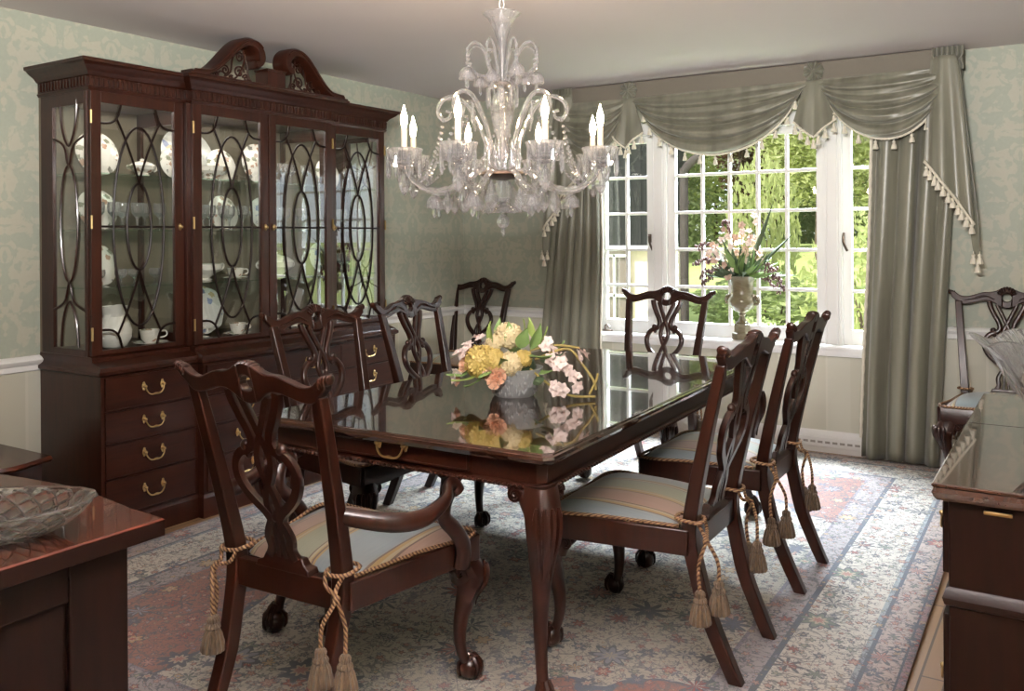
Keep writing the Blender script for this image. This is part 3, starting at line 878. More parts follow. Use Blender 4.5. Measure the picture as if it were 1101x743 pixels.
# ------------------------------------------------------------------ brass bail handle
def bail(parent, x, y, z, w=.092, axis='x', out=1, name='handle'):
    """bail pull; axis = direction of its width, out = outward sign on the other axis."""
    m = MB()
    def P(a, b, c): return (x + a, y + out * b, z + c) if axis == 'x' else (x + out * b, y + a, z + c)
    for sg in (-1, 1):
        c = P(sg * w / 2, .004, 0)
        m.ball(c, (.011, .004, .016) if axis == 'x' else (.004, .011, .016), 10, 6)
        m.ball(P(sg * w / 2, .004, .014), (.007, .004, .008) if axis == 'x' else (.004, .007, .008), 8, 5)
        m.ball(P(sg * w / 2, .004, -.014), (.007, .004, .007) if axis == 'x' else (.004, .007, .007), 8, 5)
        m.tube([P(sg * w / 2, .0, 0), P(sg * w / 2, .018, 0)], .0055, 8)
        m.ball(P(sg * w / 2, .018, 0), .0075, 8, 6)
    h = .040
    S = spline([P(-w / 2, .018, 0), P(-w / 2 + .004, .020, -h * .45), P(-w / 2 + .016, .022, -h * .85), P(-w * .18, .023, -h), P(0, .023, -h * .97), P(w * .18, .023, -h), P(w / 2 - .016, .022, -h * .85), P(w / 2 - .004, .020, -h * .45), P(w / 2, .018, 0)], 4)
    n = len(S)
    m.tube(S, [.0034 + .0022 * math.exp(-((i - n / 2) / 3) ** 2) for i in range(n)], 8)
    return m.build(name, M['brass'], parent)

# ------------------------------------------------------------------ dining table
TZ = .772
TT = thing('dining_table', 'long polished mahogany dining table with carved legs in the middle of the rug', 'table', (-1.843, 3.175, RZ), R(1.5))
L2, W2 = 1.09, .572
LEGH = .650
def halfw(y): 
    a = abs(y)
    return W2 - .015 * y / L2
out = []
for i in range(15): 
    y = lerp(-L2, L2, i / 14); out.append((halfw(y), y))
out[0] = (out[0][0] - .022, -L2); out.insert(1, (out[0][0] + .022, -L2 + .026)); 
out[-1] = (out[-1][0] - .022, L2); out.insert(len(out) - 1, (out[-1][0] + .022, L2 - .026))
poly = out + [(-x, y) for x, y in reversed(out)]
z1 = TZ - RZ
def ring(off, z):
    return [(x - off * (1 if x > 0 else -1), y - off * (y / L2), z) for x, y in poly]
m = MB(); m.rings([ring(.030, z1 - .034), ring(.012, z1 - .032), ring(.004, z1 - .024), ring(.0, z1 - .016), ring(.003, z1 - .008), ring(.010, z1 - .006), ring(.012, z1 - .002), ring(.016, z1 - .0005)])
m.build('edge_moulding', M['top'], TT, angle=30)
MB().rings([ring(.0155, z1 - .006), ring(.0155, z1)]).build('table_top', M['top'], TT, smooth=False)
m = MB(); zb = .652
m.rings([ring(.052, zb), ring(.050, z1 - .033)])
m.rings([ring(.052, zb + .004), ring(.044, zb + .0), ring(.040, zb - .007), ring(.044, zb - .014), ring(.056, zb - .012)])
ap = m.build('apron', M['woodh'], TT, angle=30)
m = MB()                              # gadroon bead along the bottom edge
n_ = len(poly)
for i in range(n_):
    a, b = ring(.041, zb - .007)[i], ring(.041, zb - .007)[(i + 1) % n_]
    d = math.dist(a, b); q = max(1, int(d / .017))
    for j in range(q):
        t_ = (j + .5) / q
        m.ball((lerp(a[0], b[0], t_), lerp(a[1], b[1], t_), zb - .008), (.0075, .0075, .006), 6, 4)
m.build('gadroon_bead', M['chair'], ap)
for sy in (-1, 1):
    fy = sy * (L2 - .049)
    m = MB()
    m.box(-.285, .285, fy - .006, fy + .006, zb + .012, z1 - .040)
    dr = m.build('drawer', M['woodh'], TT, bevel=.002)
    m = MB()
    for (x0, x1, a, b) in ((-.285, .285, zb + .012, zb + .017), (-.285, .285, z1 - .045, z1 - .040), (-.285, -.280, zb + .012, z1 - .040), (.280, .285, zb + .012, z1 - .040)):
        m.box(x0, x1, fy + sy * .004 - .005, fy + sy * .004 + .005, a, b)
    m.build('cockbead', M['chair'], dr, bevel=.0015)
    bail(dr, 0, fy + sy * .006, (zb + z1) / 2 + .012, .105, 'x', sy)
for sx in (-1, 1):
    for sy in (-1, 1):
        lg = cabriole(TT, sx * .520, sy * 1.025, sx, sy, LEGH, 1.12, M['chair'], [(-sx, 0), (0, -sy)], .105)
        lg.name = 'leg'

# ------------------------------------------------------------------ left foreground sideboard
SL = thing('sideboard', 'dark mahogany sideboard with polished red top holding the oval crystal dish', 'sideboard', (-1.60, 1.15, 0))
m = MB()
zt = .80
def ser(o, z): 
    pts = [(-o, -.62), (-o, -o)]
    for i in range(1, 13):
        x = -1.35 * i / 12
        pts.append((x, -o + .035 * sin(i / 12 * pi * 2) * (1 if i > 2 else i / 3)))
    pts.append((-1.35, -.62))
    return [(a, b, z) for a, b in pts]
m.rings([ser(.0, zt - .0045), ser(.0, zt - .003), ser(.004, zt)])
m.build('top', M['warm'], SL, angle=30)
MB().rings([ser(.010, zt - .040), ser(.0, zt - .036), ser(.0, zt - .0045)]).build('edge_moulding', M['dark'], SL, angle=30)
m = MB(); m.box(-1.30, -.050, -.60, -.085, .12, zt - .035)
m.build('carcass', M['dark'], SL, smooth=False, bevel=.003)
m = MB(); m.box(-.0505, -.037, -.185, -.060, .06, zt - .036); m.box(-.0505, -.037, -.60, -.52, .06, zt - .036); m.box(-.0505, -.038, -.52, -.185, .10, .19); m.box(-.0505, -.038, -.52, -.185, zt - .12, zt - .036)
m.build('end_panel_frame', M['dark'], SL, smooth=False, bevel=.004)
for x in (-.12, -1.26):
    for y in (-.12, -.56):
        MB().loft([(x, y, 0, .05, .05), (x, y, .13, .07, .07)]).build('foot', M['dark'], SL, bevel=.004)
# three doors along its front
for i in range(3):
    d = BX(-1.28 + i * .395, -.90 + i * .395, -.086, -.070, .16, zt - .06).build('door', M['dark'], SL, bevel=.004)
    MB().ball((-.93 + i * .395, -.062, .46), .012, 10, 6).build('knob', M['brass'], d)

# low serpentine chest between sideboard and cabinet
CH = thing('low_chest', 'low serpentine-topped mahogany chest between the red-topped sideboard and the china cabinet', 'chest', (-4.165, 1.74, 0))
def cht(o, z):
    pts = [(0, -.36), (0, .36 - o)]
    for i in range(13):
        t_ = i / 12
        pts.append((.44 + .075 * sin(t_ * pi * 2 + .4) * sin(t_ * pi) + .03 - o, lerp(.36 - o, -.36 + o, t_)))
    return [(x, y, z) for x, y in pts]
hch = .458
MB().rings([cht(0, hch - .024), cht(-.006, hch - .014), cht(0, hch)]).build('top', M['warm'], CH, angle=30)
MB().rings([cht(.025, .10), cht(.025, hch - .024)]).build('carcass', M['wood'], CH, angle=30)
for i in range(2):
    z0 = .115 + i * .130
    def ds(o, z): return [(x + .008, y * .9, z) for x, y, _ in cht(.035, z)[2:]] + [(.40, -.30, z), (.40, .30, z)]
    d = MB().rings([ds(0, z0), ds(0, z0 + .120)]).build('drawer', M['wood'], CH, angle=30, bevel=.002)
    for y in (-.18, .18):
        bail(d, cht(.03, 0)[5 if y > 0 else 11][0] + .012, y, z0 + .07, .07, 'y', 1)
for y in (-.31, .31):
    for x in (.05, .40):
        MB().loft([(x, y, 0, .05, .05), (x, y, .10, .08, .06)]).build('bracket_foot', M['wood'], CH, bevel=.004)

# ------------------------------------------------------------------ right foreground sideboard
SR = thing('serving_table', 'dark mahogany serving cabinet with shiny top holding the footed crystal compote', 'sideboard', (XR - .012, 2.135, 0))
zt = .83
x0 = -(XR - .012) - .275; x1 = 0.0; y1 = 1.29
def rr(o, z): return [(x0 + o, o, z), (x1, o, z), (x1, y1 - o, z), (x0 + o, y1 - o, z)]
MB().rings([rr(.022, zt - .040), rr(.010, zt - .038), rr(.004, zt - .030), rr(.0, zt - .020), rr(.004, zt - .010), rr(.0, zt - .006), rr(.0, zt - .002), rr(.003, zt)]).build('top', M['top2'], SR, angle=12)
m = MB()
m.box(x0 + .03, x1, .028, y1 - .03, .10, zt - .039)
ca = m.build('carcass', M['dark'], SR, smooth=False, bevel=.004)
m = MB()
def r2(o, z): return [(x0 + .03 - o, .028 - o, z), (x1, .028 - o, z), (x1, y1 - .03 + o, z), (x0 + .03 - o, y1 - .03 + o, z)]
m.rings([r2(0, .555), r2(.008, .560), r2(.012, .575), r2(.006, .592), r2(0, .598)])
m.rings([r2(.0, .06), r2(.014, .06), r2(.014, .10), r2(.0, .125)])
m.build('waist_moulding', M['dark'], SR, angle=30)
BX(x0 + .10, x0 + .155, .022, .030, zt - .060, zt - .052).build('hinge_plate', M['brass'], SR, bevel=.002)
for i in range(3):
    for (a, b, nm) in ((.62, .78, 'drawer'), (.14, .53, 'door')):
        d = BX(x0 + .016, x0 + .031, .05 + i * .42, .44 + i * .42, a, b).build(nm, M['dark'], SR, bevel=.003)
        bail(d, x0 + .016, .245 + i * .42, (a + b) / 2 + .01, .09, 'y', -1)
for y in (.07, y1 - .07):
    for x in (x0 + .07, -.06):
        MB().loft([(x, y, 0, .06, .06), (x, y, .07, .09, .09)]).build('foot', M['dark'], SR, bevel=.004)
# fold line of the hinged top
BX(x0 + .006, x1 - .004, .738, .7405, zt - .001, zt + .0006).build('leaf_seam', M['chair'], SR, smooth=False)
# ------------------------------------------------------------------ breakfront china cabinet (x = out from wall, y along it)
CY = 3.33
CB = thing('china_cabinet', 'tall mahogany breakfront china cabinet with scrolled pediment and four glazed doors', 'china cabinet', (XL + .004, CY, 0))
H2 = 1.01           # half length
BK = .492           # half length of the projecting centre
def plan(dw, dc, z, o=0):
    return [(0, -H2 - o, z), (dw + o, -H2 - o, z), (dw + o, -BK - o, z), (dc + o, -BK - o, z), (dc + o, BK + o, z), (dw + o, BK + o, z), (dw + o, H2 + o, z), (0, H2 + o, z)]
DW, DC = .487, .527           # base depths wing / centre
UW, UC = .412, .455           # upper depths
WD, WH = M['wood'], M['woodh']
m = MB()
m.rings([plan(DW, DC, 0, .012), plan(DW, DC, .098, .012), plan(DW, DC, .108, .006), plan(DW, DC, .114, 0), plan(DW, DC, .765, 0)])
m.build('base_carcass', WD, CB, angle=30)
m = MB()
m.rings([plan(DW, DC, .760, .001), plan(DW, DC, .764, .008), plan(DW, DC, .770, .016), plan(DW, DC, .784, .016), plan(DW, DC, .790, .008), plan(DW, DC, .800, .002), plan(DW - .03, DC - .03, .812, .0), plan(UW + .012, UC + .012, .822, .002), plan(UW + .012, UC + .012, .838, .002), plan(UW, UC, .845, .0)])
m.build('waist_moulding', WD, CB, angle=30)
cols = [(-H2 + .018, -BK - .018, DW), (-BK + .018, -.012, DC), (.012, BK - .018, DC), (BK + .018, H2 - .018, DW)]
rows = [(.124, .289), (.297, .446), (.454, .596), (.604, .752)]
for (a, b, dx) in cols:
    for (z0, z1_) in rows:
        d = BX(dx - .01, dx + .006, a, b, z0, z1_).build('drawer', WH, CB, bevel=.003)
        m = MB()
        for q in ((a, b, z0, z0 + .004), (a, b, z1_ - .004, z1_), (a, a + .004, z0, z1_), (b - .004, b, z0, z1_)):
            m.box(dx, dx + .009, q[0], q[1], q[2], q[3])
        m.build('cockbead', WD, d, smooth=False)
        bail(d, dx + .006, (a + b) / 2 + (.0), (z0 + z1_) / 2 + .015, .098, 'y', 1)
# upper case
ZU0, ZU1 = .845, 2.06
m = MB()
m.box(0, .014, -H2, H2, ZU0, ZU1)
m.build('back_panel', simple('cabinet_back', (.15, .125, .085), .5, .1), CB, smooth=False)
m = MB()
m.rings([plan(UW, UC, ZU0, -.0235), plan(UW, UC, ZU0 + .014, -.0235)])
m.build('deck_board', WD, CB, smooth=False)
MB().rings([plan(UW, UC, ZU1 - .03, -.0235), plan(UW, UC, ZU1, -.0235)]).build('top_board', WD, CB, smooth=False)
m = MB()
st = .036
for y in (-H2, H2 - st):              # outer corner stiles and back stiles
    m.box(UW - .045, UW - .022, y, y + st, ZU0, ZU1); m.box(.014, .085, y + (0 if y < 0 else 0), y + st * .7, ZU0, ZU1)
for sg in (-1, 1):
    m.box(UW - .05, UC - .022, sg * BK - .018, sg * BK + .018, ZU0, ZU1)
    m.box(.014, UW - .05, sg * BK - .009, sg * BK + .009, ZU0, ZU0 + .06)
    m.box(.014, UW - .05, sg * BK - .009, sg * BK + .009, ZU1 - .10, ZU1 - .02)
    m.box(.014, .05, sg * BK - .009, sg * BK + .009, ZU0, ZU1)
m.box(UC - .05, UC - .022, -.012, .012, ZU0, ZU1)
m.build('stile', WD, CB, smooth=False, bevel=.003)
# glazed ends
for sg, nm in ((-1, 'end'), (1, 'end')):
    yy = sg * (H2 - .010)
    m = MB()
    m.box(.08, UW - .045, yy - .010, yy + .010, ZU0, ZU0 + .03); m.box(.08, UW - .045, yy - .010, yy + .010, ZU1 - .06, ZU1)
    m.box(.08, .115, yy - .0101, yy + .0101, ZU0, ZU1)
    fr = m.build('side_frame', WD, CB, smooth=False, bevel=.002)
    BX(.11, UW - .04, yy - .002, yy + .002, ZU0 + .025, ZU1 - .055).build('pane', M['doorglass'], fr, smooth=False)
    m = MB(); c = (.115 + UW - .045) / 2; hw_ = (UW - .045 - .115) / 2
    zc = (ZU0 + ZU1) / 2
    m.tube([(c + hw_ * .55 * cos(a), yy + sg * .006, zc + .27 * sin(a)) for a in [2 * pi * i / 32 for i in range(32)]], .0055, 6, closed=True)
    for s2 in (-1, 1):
        m.tube(spline([(c - hw_, yy + sg * .006, zc + s2 * .40), (c - hw_ * .3, yy + sg * .006, zc + s2 * .36), (c, yy + sg * .006, zc + s2 * .27), (c + hw_ * .3, yy + sg * .006, zc + s2 * .36), (c + hw_, yy + sg * .006, zc + s2 * .40)], 5), .0055, 6)
        m.tube(spline([(c - hw_ * .55, yy + sg * .006, zc + s2 * .57), (c - hw_ * .4, yy + sg * .006, zc + s2 * .44), (c, yy + sg * .006, zc + s2 * .36), (c + hw_ * .4, yy + sg * .006, zc + s2 * .44), (c + hw_ * .55, yy + sg * .006, zc + s2 * .57)], 5), .0055, 6)
    m.build('tracery', M['chair'], fr)
# doors
def door(y0, y1, x, hinge):
    w = y1 - y0
    z0, z1_ = ZU0 + .004, ZU1 - .003
    s = .052
    m = MB()
    m.box(x - .022, x, y0, y0 + s, z0, z1_); m.box(x - .022, x, y1 - s, y1, z0, z1_)
    m.box(x - .0219, x - .0001, y0 + s, y1 - s, z0, z0 + .022); m.box(x - .0219, x - .0001, y0 + s, y1 - s, z1_ - .051, z1_)
    d = m.build('door', WD, CB, smooth=False, bevel=.002)
    BX(x - .014, x - .010, y0 + s - .005, y1 - s + .005, z0 + .02, z1_ - .049).build('pane', M['doorglass'], d, smooth=False)
    a, b = y0 + s, y1 - s; c = (a + b) / 2; gw = b - a
    zb, zt = z0 + .022, z1_ - .051; gh = zt - zb; zc = (zb + zt) / 2
    X = x - .004; r = .0058
    P = lambda u, v: (X, c + u * gw, zc + v * gh)
    m = MB()
    E = lambda hu, hv: [P(hu * cos(q), hv * sin(q)) for q in [2 * pi * i / 48 for i in range(48)]]
    m.tube(E(.345, .415), r, 6, closed=True)
    m.tube(E(.165, .180), r, 6, closed=True)
    for sv in (-1, 1):
        for su in (-1, 1):
            m.tube(spline([P(su * .5, sv * .418), P(su * .37, sv * .423), P(su * .285, sv * .447), P(su * .235, sv * .5)], 5), r, 6)
            m.tube(spline([P(su * .29, sv * .440), P(su * .20, sv * .375), P(su * .10, sv * .29), P(su * .035, sv * .225), P(0, sv * .180)], 5), r, 6)
    m.tube([P(-.5, 0), P(.5, 0)], r * .9, 6)
    m.build('tracery', M['dark'], d)
    ky = y1 - s * .5 if hinge < 0 else y0 + s * .5
    k = MB(); k.ball((x + .006, ky, zc), (.010, .009, .018), 10, 8); k.ball((x + .018, ky, zc), .008, 8, 6)
    k.build('knob', M['brass'], d)
    hy = y0 if hinge < 0 else y1
    hm = MB()
    for z in (z0 + .10, zc + .02, z1_ - .12):
        hm.tube([(x + .004, hy, z - .03), (x + .004, hy, z + .03)], .0055, 8)
    hm.build('hinge', M['brass'], d)
door(-H2 + .006, -BK - .020, UW, -1)
door(-BK + .004, -.003, UC, -1)
door(.003, BK - .004, UC, 1)
door(BK + .020, H2 - .006, UW, 1)
SHZ = [1.155, 1.425, 1.690]
for z in SHZ:
    for (a, b, dx) in ((-H2 + .04, -BK - .012, UW), (-BK + .012, BK - .012, UC), (BK + .012, H2 - .04, UW)):
        BX(.016, dx - .05, a, b, z - .007, z).build('glass_shelf', M['shelfglass'], CB, smooth=False)
# cornice
m = MB()
m.rings([plan(UW, UC, ZU1 - .004, .002), plan(UW, UC, ZU1 + .010, .010), plan(UW, UC, ZU1 + .014, .004), plan(UW, UC, ZU1 + .062, .004), plan(UW, UC, ZU1 + .066, .012), plan(UW, UC, ZU1 + .074, .018), plan(UW, UC, ZU1 + .082, .024), plan(UW, UC, ZU1 + .100, .050), plan(UW, UC, ZU1 + .112, .060), plan(UW, UC, ZU1 + .116, .070), plan(UW, UC, ZU1 + .130, .072), plan(UW, UC, ZU1 + .134, .064)])
co = m.build('cornice', WD, CB, angle=30)
def dent(m, x, y, alongy):                 # arcaded dentil course
    zz = ZU1 + .018
    if alongy:
        m.box(x - .006, x + .010, y - .005, y + .005, zz, ZU1 + .060); m.tube([(x + .004, y - .013, ZU1 + .052), (x + .006, y, ZU1 + .060), (x + .004, y + .013, ZU1 + .052)], .004, 5)
    else:
        m.box(x - .005, x + .005, y - .008, y + .008, zz, ZU1 + .060); m.tube([(x - .0135, y, ZU1 + .052), (x, y, ZU1 + .060), (x + .0135, y, ZU1 + .052)], .004, 5)
for a, b, dx in ((-H2, -BK - .01, UW), (-BK, BK, UC), (BK + .01, H2, UW)):
    m = MB(); n_ = int((b - a) / .024)
    for i in range(n_ + 1): dent(m, dx + .002, lerp(a, b, i / n_), True)
    m.build('dentil_course', M['wood'], co, smooth=False)
for yy in (-H2 - .004, H2 + .004):
    m = MB()
    for i in range(16): dent(m, .03 + i * .025, yy, False)
    m.build('dentil_course', M['wood'], co, smooth=False)
# swan-neck pediment
ztop = ZU1 + .134
pd = None
for sg in (-1, 1):
    S = spline([(-.530, .012), (-.485, .014), (-.435, .022), (-.385, .050), (-.335, .095), (-.285, .145), (-.235, .190), (-.185, .214), (-.135, .210), (-.100, .180), (-.092, .140), (-.108, .112), (-.132, .108)], 6)
    n_ = len(S)
    W = [lerp(.024, .060, min(1, (i / n_) * 1.35)) if i < n_ * .8 else lerp(.060, .036, (i / n_ - .8) / .2) for i in range(n_)]
    m = MB()
    f = lambda y, z, off: (UC + .016 + off, -sg * y * 1.0, ztop + z)
    m.band(S, W, f, .10)
    pdm = m.build('pediment_scroll', WD, CB, angle=45, bevel=.004)
    m = MB()
    S2 = [(y + .012, z + .010) for y, z in S[:int(n_ * .75)]]
    m.band(S2, .010, lambda y, z, off: (UC + .064 + off, -sg * y, ztop + z), .016)
    m.build('scroll_bead', WD, pdm, angle=45)
    # fretwork under the scroll
    m = MB()
    def cur(P): m.tube([(UC + .014, -sg * y, ztop + z) for y, z in spline(P, 6)], .0052, 6)
    def spir(cy_, cz_, r0, turns, a0, d=1):
        m.tube([(UC + .014, -sg * (cy_ + r0 * (1 - .8 * i / 30) * cos(a0 + d * turns * 2 * pi * i / 30)), ztop + cz_ + r0 * (1 - .8 * i / 30) * sin(a0 + d * turns * 2 * pi * i / 30)) for i in range(31)], .005, 6)
    cur([(-.43, .004), (-.37, .012), (-.33, .045), (-.30, .035), (-.31, .012)])
    cur([(-.33, .004), (-.27, .045), (-.255, .11), (-.235, .155), (-.20, .165)])
    cur([(-.27, .004), (-.225, .03), (-.19, .08), (-.175, .13), (-.185, .18)])
    cur([(-.175, .15), (-.155, .09), (-.15, .05), (-.12, .012), (-.06, .004), (-.035, .03)])
    spir(-.21, .058, .034, 1.5, 0); spir(-.30, .055, .026, 1.4, 2, -1); spir(-.205, .135, .026, 1.4, 1); spir(-.165, .030, .022, 1.4, 3, -1); spir(-.26, .018, .017, 1.3, 1); spir(-.36, .022, .018, 1.3, 0)
    m.build('fretwork', M['chair'], pdm)
m = MB()
m.box(UC - .03, UC + .070, -.062, .062, ztop - .004, ztop + .085)
m.box(UC - .034, UC + .074, -.068, .068, ztop + .085, ztop + .096)
m.build('pediment_block', WD, CB, smooth=False, bevel=.003)
BX(UC - .02, UC + .072, -.55, .55, ztop - .002, ztop + .008).build('pediment_rail', WD, CB, smooth=False, bevel=.002)

# ------------------------------------------------------------------ china and glass inside
G0 = (XL + .004, CY)
def at(x, y, z): return (G0[0] + x, G0[1] + y, z)
PLATE = None
def plate_obj(mat, r=.115, sx=1, sy=1, scal=False, name='plate'):
    m = MB()
    m.lathe([(.001, .010), (.45 * r, .010), (.60 * r, .006), (.66 * r, .004), (.96 * r, -.008), (r, -.010), (r * 1.0, -.013), (.66 * r, .0), (.55 * r, .0), (.001, .004)], 40, (0, 0, 0), .035 if scal else 0, 8, sx, sy)
    return m
def plate(x, y, z, r, mat, label, lean=14, sx=1, sy=1, scal=False, group='plates on the cabinet shelves', cat='plate', name='plate'):
    m = plate_obj(mat, r, sx, sy, scal)
    o = m.build(name, mat)
    hgt = r * sx
    o.rotation_euler = (0, R(90 - lean), 0)     # face towards +x
    o.location = at(x + sin(R(lean)) * 0, y, z + hgt * cos(R(lean)) + .004)
    tag(o, label, cat, group)
    return o
FL, BLU_, WHT = M['floral'], M['blue'], M['china']
plate(.15, -.80, SHZ[2], .112, FL, 'brown floral plate standing on the top shelf behind the fourth door from the window')
plate(.15, -.80, SHZ[1], .104, FL, 'brown floral plate behind goblets, second shelf down, fourth door from the window')
plate(.16, -.79, SHZ[0], .102, FL, 'floral plate standing on the third shelf down behind the fourth door from the window', sx=1.0, sy=.8)
plate(.11, -.25, SHZ[2], .150, BLU_, 'large blue floral platter standing on the top shelf behind the third door from the window', sx=1, sy=1.1)
plate(.19, -.09, SHZ[2], .095, FL, 'brown floral plate on the top shelf, window side of the large blue platter')
plate(.20, -.40, SHZ[2], .085, FL, 'brown floral plate on the top shelf, far from the window beside the blue platter')
plate(.21, -.235, ZU0 + .026, .130, BLU_, 'big scalloped blue and white platter at the bottom behind the third door from the window', sx=1.0, sy=1.05, scal=True)
plate(.14, -.04, SHZ[1], .100, FL, 'floral plate standing second shelf down, third door from the window')
plate(.14, .22, SHZ[2], .125, FL, 'floral plate standing on the top shelf behind the second door from the window')
plate(.14, .25, SHZ[1], .100, BLU_, 'blue floral plate standing second shelf down behind the second door from the window')
plate(.14, .78, SHZ[2], .100, FL, 'floral plate standing on the top shelf behind the cabinet door next to the window')
plate(.14, .72, SHZ[0], .100, BLU_, 'blue floral plate standing third shelf down behind the cabinet door next to the window')

# goblets
def goblet_m(h=.13, r=.030):
    m = MB()
    m.lathe([(.001, 0), (.026, .001), (.024, .004), (.006, .008), (.0045, .02), (.0055, h * .40), (.010, h * .45), (r * .92, h * .62), (r, h * .80), (r * .94, h), (r * .90, h), (r * .94, h * .80), (r * .85, h * .64), (.006, h * .50), (.001, h * .49)], 18)
    return m
gob = None
sections = {'behind the fourth door from the window': (-.93, -.56), 'behind the third door from the window': (-.44, -.06), 'behind the second door from the window': (.08, .44), 'behind the cabinet door next to the window': (.58, .93)}
shn = {0: 'third shelf down', 1: 'second shelf down', 2: 'top shelf'}
rows_ = [('behind the fourth door from the window', 1, 6, .30, 1), ('behind the fourth door from the window', 0, 4, .28, .62), ('behind the third door from the window', 1, 6, .32, 1), ('behind the second door from the window', 1, 5, .30, 1),
         ('behind the second door from the window', 2, 4, .30, .9), ('behind the cabinet door next to the window', 1, 5, .28, 1), ('behind the cabinet door next to the window', 2, 3, .3, .9), ('behind the cabinet door next to the window', 0, 4, .28, 1)]
for (sec, sh, n_, x, scv) in rows_:
    a, b = sections[sec]
    for i in range(n_):
        dn = {'fourth': 'fourth', 'third': 'third', 'second': 'second'}.get(sec.split()[2], 'first')
        lab = 'crystal %s %s from the window, %s, %s door from it' % ('goblet' if scv > .7 else 'tumbler', ORD[n_ - 1 - i], shn[sh], dn)
        loc = at(x + .03 * (i % 2), lerp(a, b, (i + .5) / n_), SHZ[sh] + .0005)
        if gob is None:
            gob = goblet_m().build('goblet', M['crystal']); gob.location = loc
            tag(gob, lab, 'goblet', 'crystal glasses in the china cabinet')
        else:
            c = gob.copy(); COL.objects.link(c); c.location = loc; c['label'] = lab; c.scale = (1, 1, scv) if scv > .7 else (.95, .95, scv)

# pitcher
def handle_tube(pts, r=.007): return MB().tube(spline(pts, 6), r, 8)
pt = thing('pitcher', 'cream china pitcher standing at the bottom behind the fourth door from the window', 'pitcher', at(.27, -.80, ZU0 + .0145), R(-20))
m = MB()
n = 28; rings = []
for (r, z) in [(.045, 0), (.060, .01), (.078, .05), (.080, .085), (.066, .125), (.052, .150), (.054, .175), (.064, .200), (.060, .200), (.050, .176), (.046, .15), (.05, .12), (.001, .11)]:
    ring = []
    for k in range(n):
        a = 2 * pi * k / n
        lip = max(0, cos(a)) ** 6 * max(0, (z - .15) / .05) * .03
        ring.append(((r + lip) * cos(a), r * sin(a), z + lip * .45))
    rings.append(ring)
m.rings(rings); m.build('body', M['china'], pt)
handle_tube([(-.055, 0, .175), (-.095, 0, .17), (-.115, 0, .13), (-.105, 0, .08), (-.072, 0, .055)]).build('handle', M['china'], pt)

def cup(x, y, z, label, mat=FL, s=1.0):
    e = thing('teacup', label, 'cup', at(x, y, z + .0005), R(70), 'teacups in the china cabinet')
    MB().lathe([(.022 * s, .008), (.024 * s, .012), (.036 * s, .025 * s), (.044 * s, .06 * s), (.046 * s, .064 * s), (.043 * s, .062 * s), (.034 * s, .03 * s), (.001, .018)], 24).build('bowl', mat, e)
    handle_tube([(.042 * s, 0, .055 * s), (.065 * s, 0, .055 * s), (.068 * s, 0, .035 * s), (.040 * s, 0, .026 * s)], .004).build('handle', mat, e)
    MB().lathe([(.001, .004), (.03 * s, .003), (.045 * s, .004), (.072 * s, .014), (.074 * s, .013), (.045 * s, .0), (.001, 0)], 28).build('saucer', mat, e)
    return e
bz = ZU0 + .014
cup(.31, -.635, bz, 'floral teacup on its saucer at the bottom beside the cream pitcher', s=1.15)
cup(.34, -.40, bz, 'floral teacup at the bottom in front of the scalloped platter, pitcher side')
cup(.35, -.13, bz, 'gilt floral teacup at the bottom in front of the scalloped platter, window side')
cup(.33, .13, bz, 'floral teacup at the bottom behind the second door from the window, pitcher side')
cup(.33, .30, bz, 'floral teacup at the bottom behind the second door from the window, window side')
cup(.28, .66, bz, 'floral teacup at the bottom behind the door next to the window, pitcher side')
cup(.28, .84, bz, 'floral teacup at the bottom behind the door next to the window, window side')
cup(.30, -.10, SHZ[0], 'floral teacup third shelf down behind the third door from the window')

def tureen(x, y, z, label, mat, s=1.0, lid=True):
    e = thing('tureen', label, 'tureen', at(x, y, z + .0005), R(90), 'covered china dishes in the cabinet')
    MB().lathe([(.05 * s, 0), (.055 * s, .006), (.04 * s, .015), (.06 * s, .03 * s), (.095 * s, .06 * s), (.10 * s, .085 * s), (.104 * s, .09 * s), (.095 * s, .088 * s), (.001, .05 * s)], 32, sx=1.2).build('bowl', mat, e)
    for sg in (-1, 1):
        handle_tube([(sg * .115 * s, 0, .05 * s), (sg * .145 * s, 0, .065 * s), (sg * .145 * s, 0, .085 * s), (sg * .118 * s, 0, .080 * s)], .006).build('handle', mat, e)
    if lid:
        l = MB().lathe([(.102 * s, .088 * s), (.100 * s, .095 * s), (.07 * s, .12 * s), (.02 * s, .135 * s), (.010, .14 * s), (.012, .15 * s), (.001, .158 * s)], 32, sx=1.2).build('lid', mat, e)
    return e
tureen(.24, -.28, SHZ[0] + .0, 'white floral tureen third shelf down behind the third door from the window', WHT, 1.0, False)
tureen(.24, .24, SHZ[0], 'lidded white tureen third shelf down behind the second door from the window', WHT, .95)
tureen(.28, -.65, SHZ[2], 'small brown floral covered dish on the top shelf behind the fourth door from the window', FL, .55)
tureen(.28, -.24, SHZ[2], 'brown floral bowl on the top shelf in front of the large blue platter', FL, .8, False)
